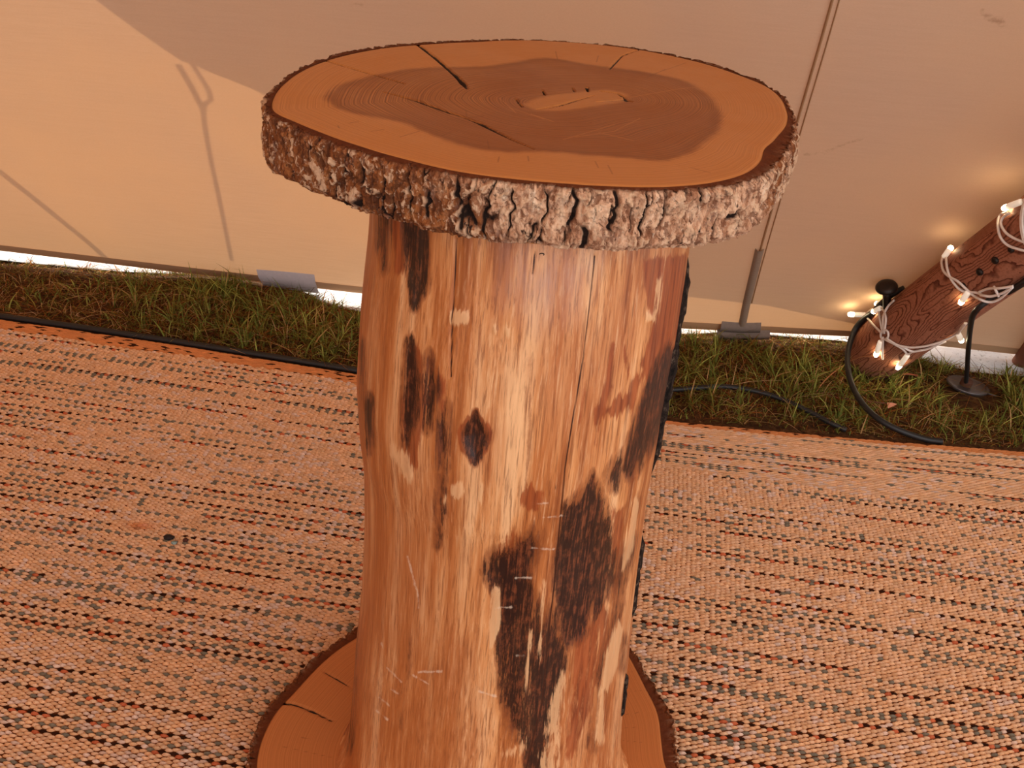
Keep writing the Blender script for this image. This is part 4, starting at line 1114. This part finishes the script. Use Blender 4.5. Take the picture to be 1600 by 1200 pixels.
for A, B in ends:
    ax_ = B - A; ln = np.linalg.norm(ax_); ax_ /= ln
    lamp = tube('lamp', [B, B - ax_ * .002, B - ax_ * ln * .5, A + ax_ * ln * .30], [.0045, .0066, .0070, .0066], M_caps, lights, 12)
    lamp['label'] = 'lit white capsule bulb'
    tube('diode', [A + ax_ * ln * .32, A + ax_ * ln * .15, A + ax_ * .002, A], [.0064, .0066, .005, .002], M_led, lamp, 12)

# ================================================================== CABLES AND SMALL THINGS ON THE GRASS
M_rub = plain('black_rubber', C(26, 24, 24), .5, .45, 0, .2, 40)
def ground_path(pts, lift, n=80):
    P = []
    for q in pts:
        x, y = q[:2]; z = q[2] if len(q) > 2 else lift
        P.append(gr(x, y, z))
    return spline(P, n)
xc = np.linspace(-1.95, .06, 120)
yc = rug_edge(xc) + .0075 + .0015 * np.sin(xc * 9)
o = tube('black_cable', np.stack([xc, yc, ground_z(xc, yc) + .0083], 1), .0085, M_rub)
tag(o, 'black cable lying along the rug edge beside the grass', 'cable')
o = tube('black_cable', ground_path([(940, 620, .012), (1000, 612, .02), (1052, 609, .03), (1090, 606, .034), (1130, 604, .036), (1170, 609, .034), (1215, 621, .030), (1260, 641, .022), (1300, 662, .014), (1322, 672, .007)], 0, 90), .0068, M_rub)
tag(o, 'black cable arched over the grass, ending by the rug edge', 'cable')
s0 = pole_pt(1372, 478, .012)
bk_ = -cn + pd * (cn @ pd); bk_ /= np.linalg.norm(bk_)
t0_ = pole_pt(1364, 488, .0085) - PB0; sk_ = t0_ @ pd; t0_ = t0_ - pd * sk_; t0_ /= np.linalg.norm(t0_)
wrap = []
for k in np.linspace(.62, .12, 6):      # round the pole's shoulder to the side that faces the canvas
    v_ = t0_ * (1 - k) + bk_ * k; v_ /= np.linalg.norm(v_)
    wrap.append(PB0 + pd * (sk_ + .13 * k) + v_ * (PRF(sk_) + .0085))
lp = wrap + [pole_pt(1364, 488, .0085), pole_pt(1350, 498, .0085), pole_pt(1335, 517, .0085)] + [gr(x, y, z) for x, y, z in [(1325, 550, .100), (1326, 582, .078), (1335, 610, .060), (1352, 636, .048), (1376, 657, .038), (1402, 671, .029), (1428, 681, .018), (1450, 687, .010), (1472, 690, .008)]]
o = tube('black_cable', spline(lp, 110), .0078, M_rub)
tag(o, 'thick black cable looping off the timber pole down to the rug edge', 'cable')
# cable running under the pole and down to the metal plate
cb = [PB0 + pd * 1.35 + (pole_pt(1605, 438, .0095) - PB0 - pd * ((pole_pt(1605, 438, .0095) - PB0) @ pd)),  pole_pt(1605, 438, .0095), pole_pt(1576, 452, .0095), pole_pt(1552, 465, .0095)]
dA = (cb[-1] - CAM) @ FW
end = gr(1509, 601, .028)
dB = (end - CAM) @ FW
cb += [at_depth(x, y, dA + (dB - dA) * k) for x, y, k in [(1534, 477, .02), (1521, 491, .08), (1516, 512, .25), (1513, 545, .55), (1511, 578, .85)]] + [end]
o = tube('black_cable', spline(cb, 90), np.interp(np.linspace(0, 1, 90), [0, .4, .6, 1], [.0095, .0088, .0068, .006]), M_rub)
tag(o, 'black cable running under the timber pole down to the metal plate', 'cable')
plate = empty('ground_plate', tuple(gr(1512, 604, .0)))
tag(plate, 'flat dull metal plate half sunk in the grass beside the pole', 'plate')
pc = gr(1512, 604, .022)
M_plate = plain('dull_metal', C(104, 98, 98), .4, .5, .75)
a = np.arange(40) * 2 * math.pi / 40
rings = []
for r, z in [(.002, .004), (.040, .003), (.052, .004), (.058, .007), (.060, .004), (.056, -.004), (.03, -.010), (.002, -.010)]:
    rings.append(np.stack([pc[0] + r * np.cos(a), pc[1] + .8 * r * np.sin(a), pc[2] + z - .12 * r * np.cos(a)], -1))
make('dish', np.vstack(rings), grid_faces(8, 40, True), M_plate, plate)
tube('stud', spline([pc + [-.008, 0, .002], pc + [-.006, 0, .02]], 5), .016, plain('rusted_stud', C(78, 42, 24), .8), plate, 12)
tube('tang', spline([pc + [.045, -.03, .0], pc + [.085, -.035, -.006], pc + [.108, -.03, -.004]], 10), .0022, M_plate, plate, 6)
# wooden stake at the edge of the view
sb = gr(1586, 562, -.004) + np.array([.0, -.03, 0]); stp = canvas_px(1790, 300, .085)
stk = tube('wooden_stake', spline([sb, stp], 12), .024, plain('stake_wood', C(128, 74, 48), .8, .2, 0, .2, 30), None, 14)
tag(stk, 'small reddish wooden stake leaning on the canvas hem', 'stake')
# dry stems
M_stem = plain('straw', C(176, 112, 70), .8)
o = tube('straw', spline([pole_pt(1365, 556, .004), pole_pt(1345, 558, .004), gr(1324, 567, .048), gr(1300, 584, .048), gr(1284, 600, .045), gr(1276, 612, .03)], 30), np.linspace(.0012, .0016, 30), M_stem)
tag(o, 'thin bent dry straw stem leaning up against the foot of the pole', 'straw')
o = tube('straw', ground_path([(1276, 612, .03), (1305, 620, .028), (1350, 627, .032), (1366, 628, .034), (1388, 631, .03)], 0, 24), .0016, plain('dark_stem', C(96, 50, 28), .8))
tag(o, 'dark dry stem lying flat across the grass under the looping cable', 'straw')
o = tube('dry_twig', ground_path([(1392, 590, .02), (1408, 585, .035), (1425, 585, .035), (1443, 591, .025)], 0, 16), .0026, plain('red_twig', C(150, 78, 46), .8))
tag(o, 'short curved reddish twig lying below the lit pole foot', 'twig')
lf = [gr(1386, 629, .035), gr(1387, 637, .028), gr(1395, 634, .03), gr(1401, 631, .032), gr(1393, 629, .036)]
Vl = np.array(lf); Vl = np.vstack([Vl, Vl - FW * .002 - np.array([0, 0, .002])])
o = make('dead_leaf', Vl, [np.array([[0, 1, 2, 3, 4]]), np.array([[9, 8, 7, 6, 5]]), np.array([[k, (k + 1) % 5, 5 + (k + 1) % 5, 5 + k] for k in range(5)])[:, ::-1].copy()], plain('leaf_pink', C(196, 128, 98), .8), smooth=False)
tag(o, 'tiny curled pale pink dead leaf in the grass beside the looping cable', 'leaf')
# crumbs on the rug
def crumb(x, y, r, sq, col, seed):
    p = gr(x, y, .009)
    u_, v_ = np.meshgrid(np.linspace(0, math.pi, 9), np.arange(12) * 2 * math.pi / 12, indexing='ij')
    d = np.stack([np.sin(u_) * np.cos(v_), np.sin(u_) * np.sin(v_), np.cos(u_)], -1)
    k = 1 + .7 * (fbm(d[..., 0] * 2 + seed, d[..., 1] * 2, d[..., 2] * 2, seed, 3) - .5)
    V = p + d * (r * k)[..., None] * np.array(sq) + np.array([0, 0, r * sq[2] * .7])
    return make('dirt_crumb', V.reshape(-1, 3), grid_faces(9, 12, True), plain('crumb_%d' % seed, col, .8))
tag(crumb(264, 841, .0095, (1.2, .8, .45), C(34, 20, 16), 3), 'black crumb of dirt lying on the tan rug', 'dirt')
tag(crumb(272, 849, .005, (1.2, .9, .5), C(128, 150, 146), 5), 'tiny blue-grey grit beside the black crumb on the rug', 'dirt')
tag(crumb(290, 845, .006, (1, 1, .5), C(74, 34, 22), 8), 'small brown crumb of dirt near the black crumb on the rug', 'dirt')
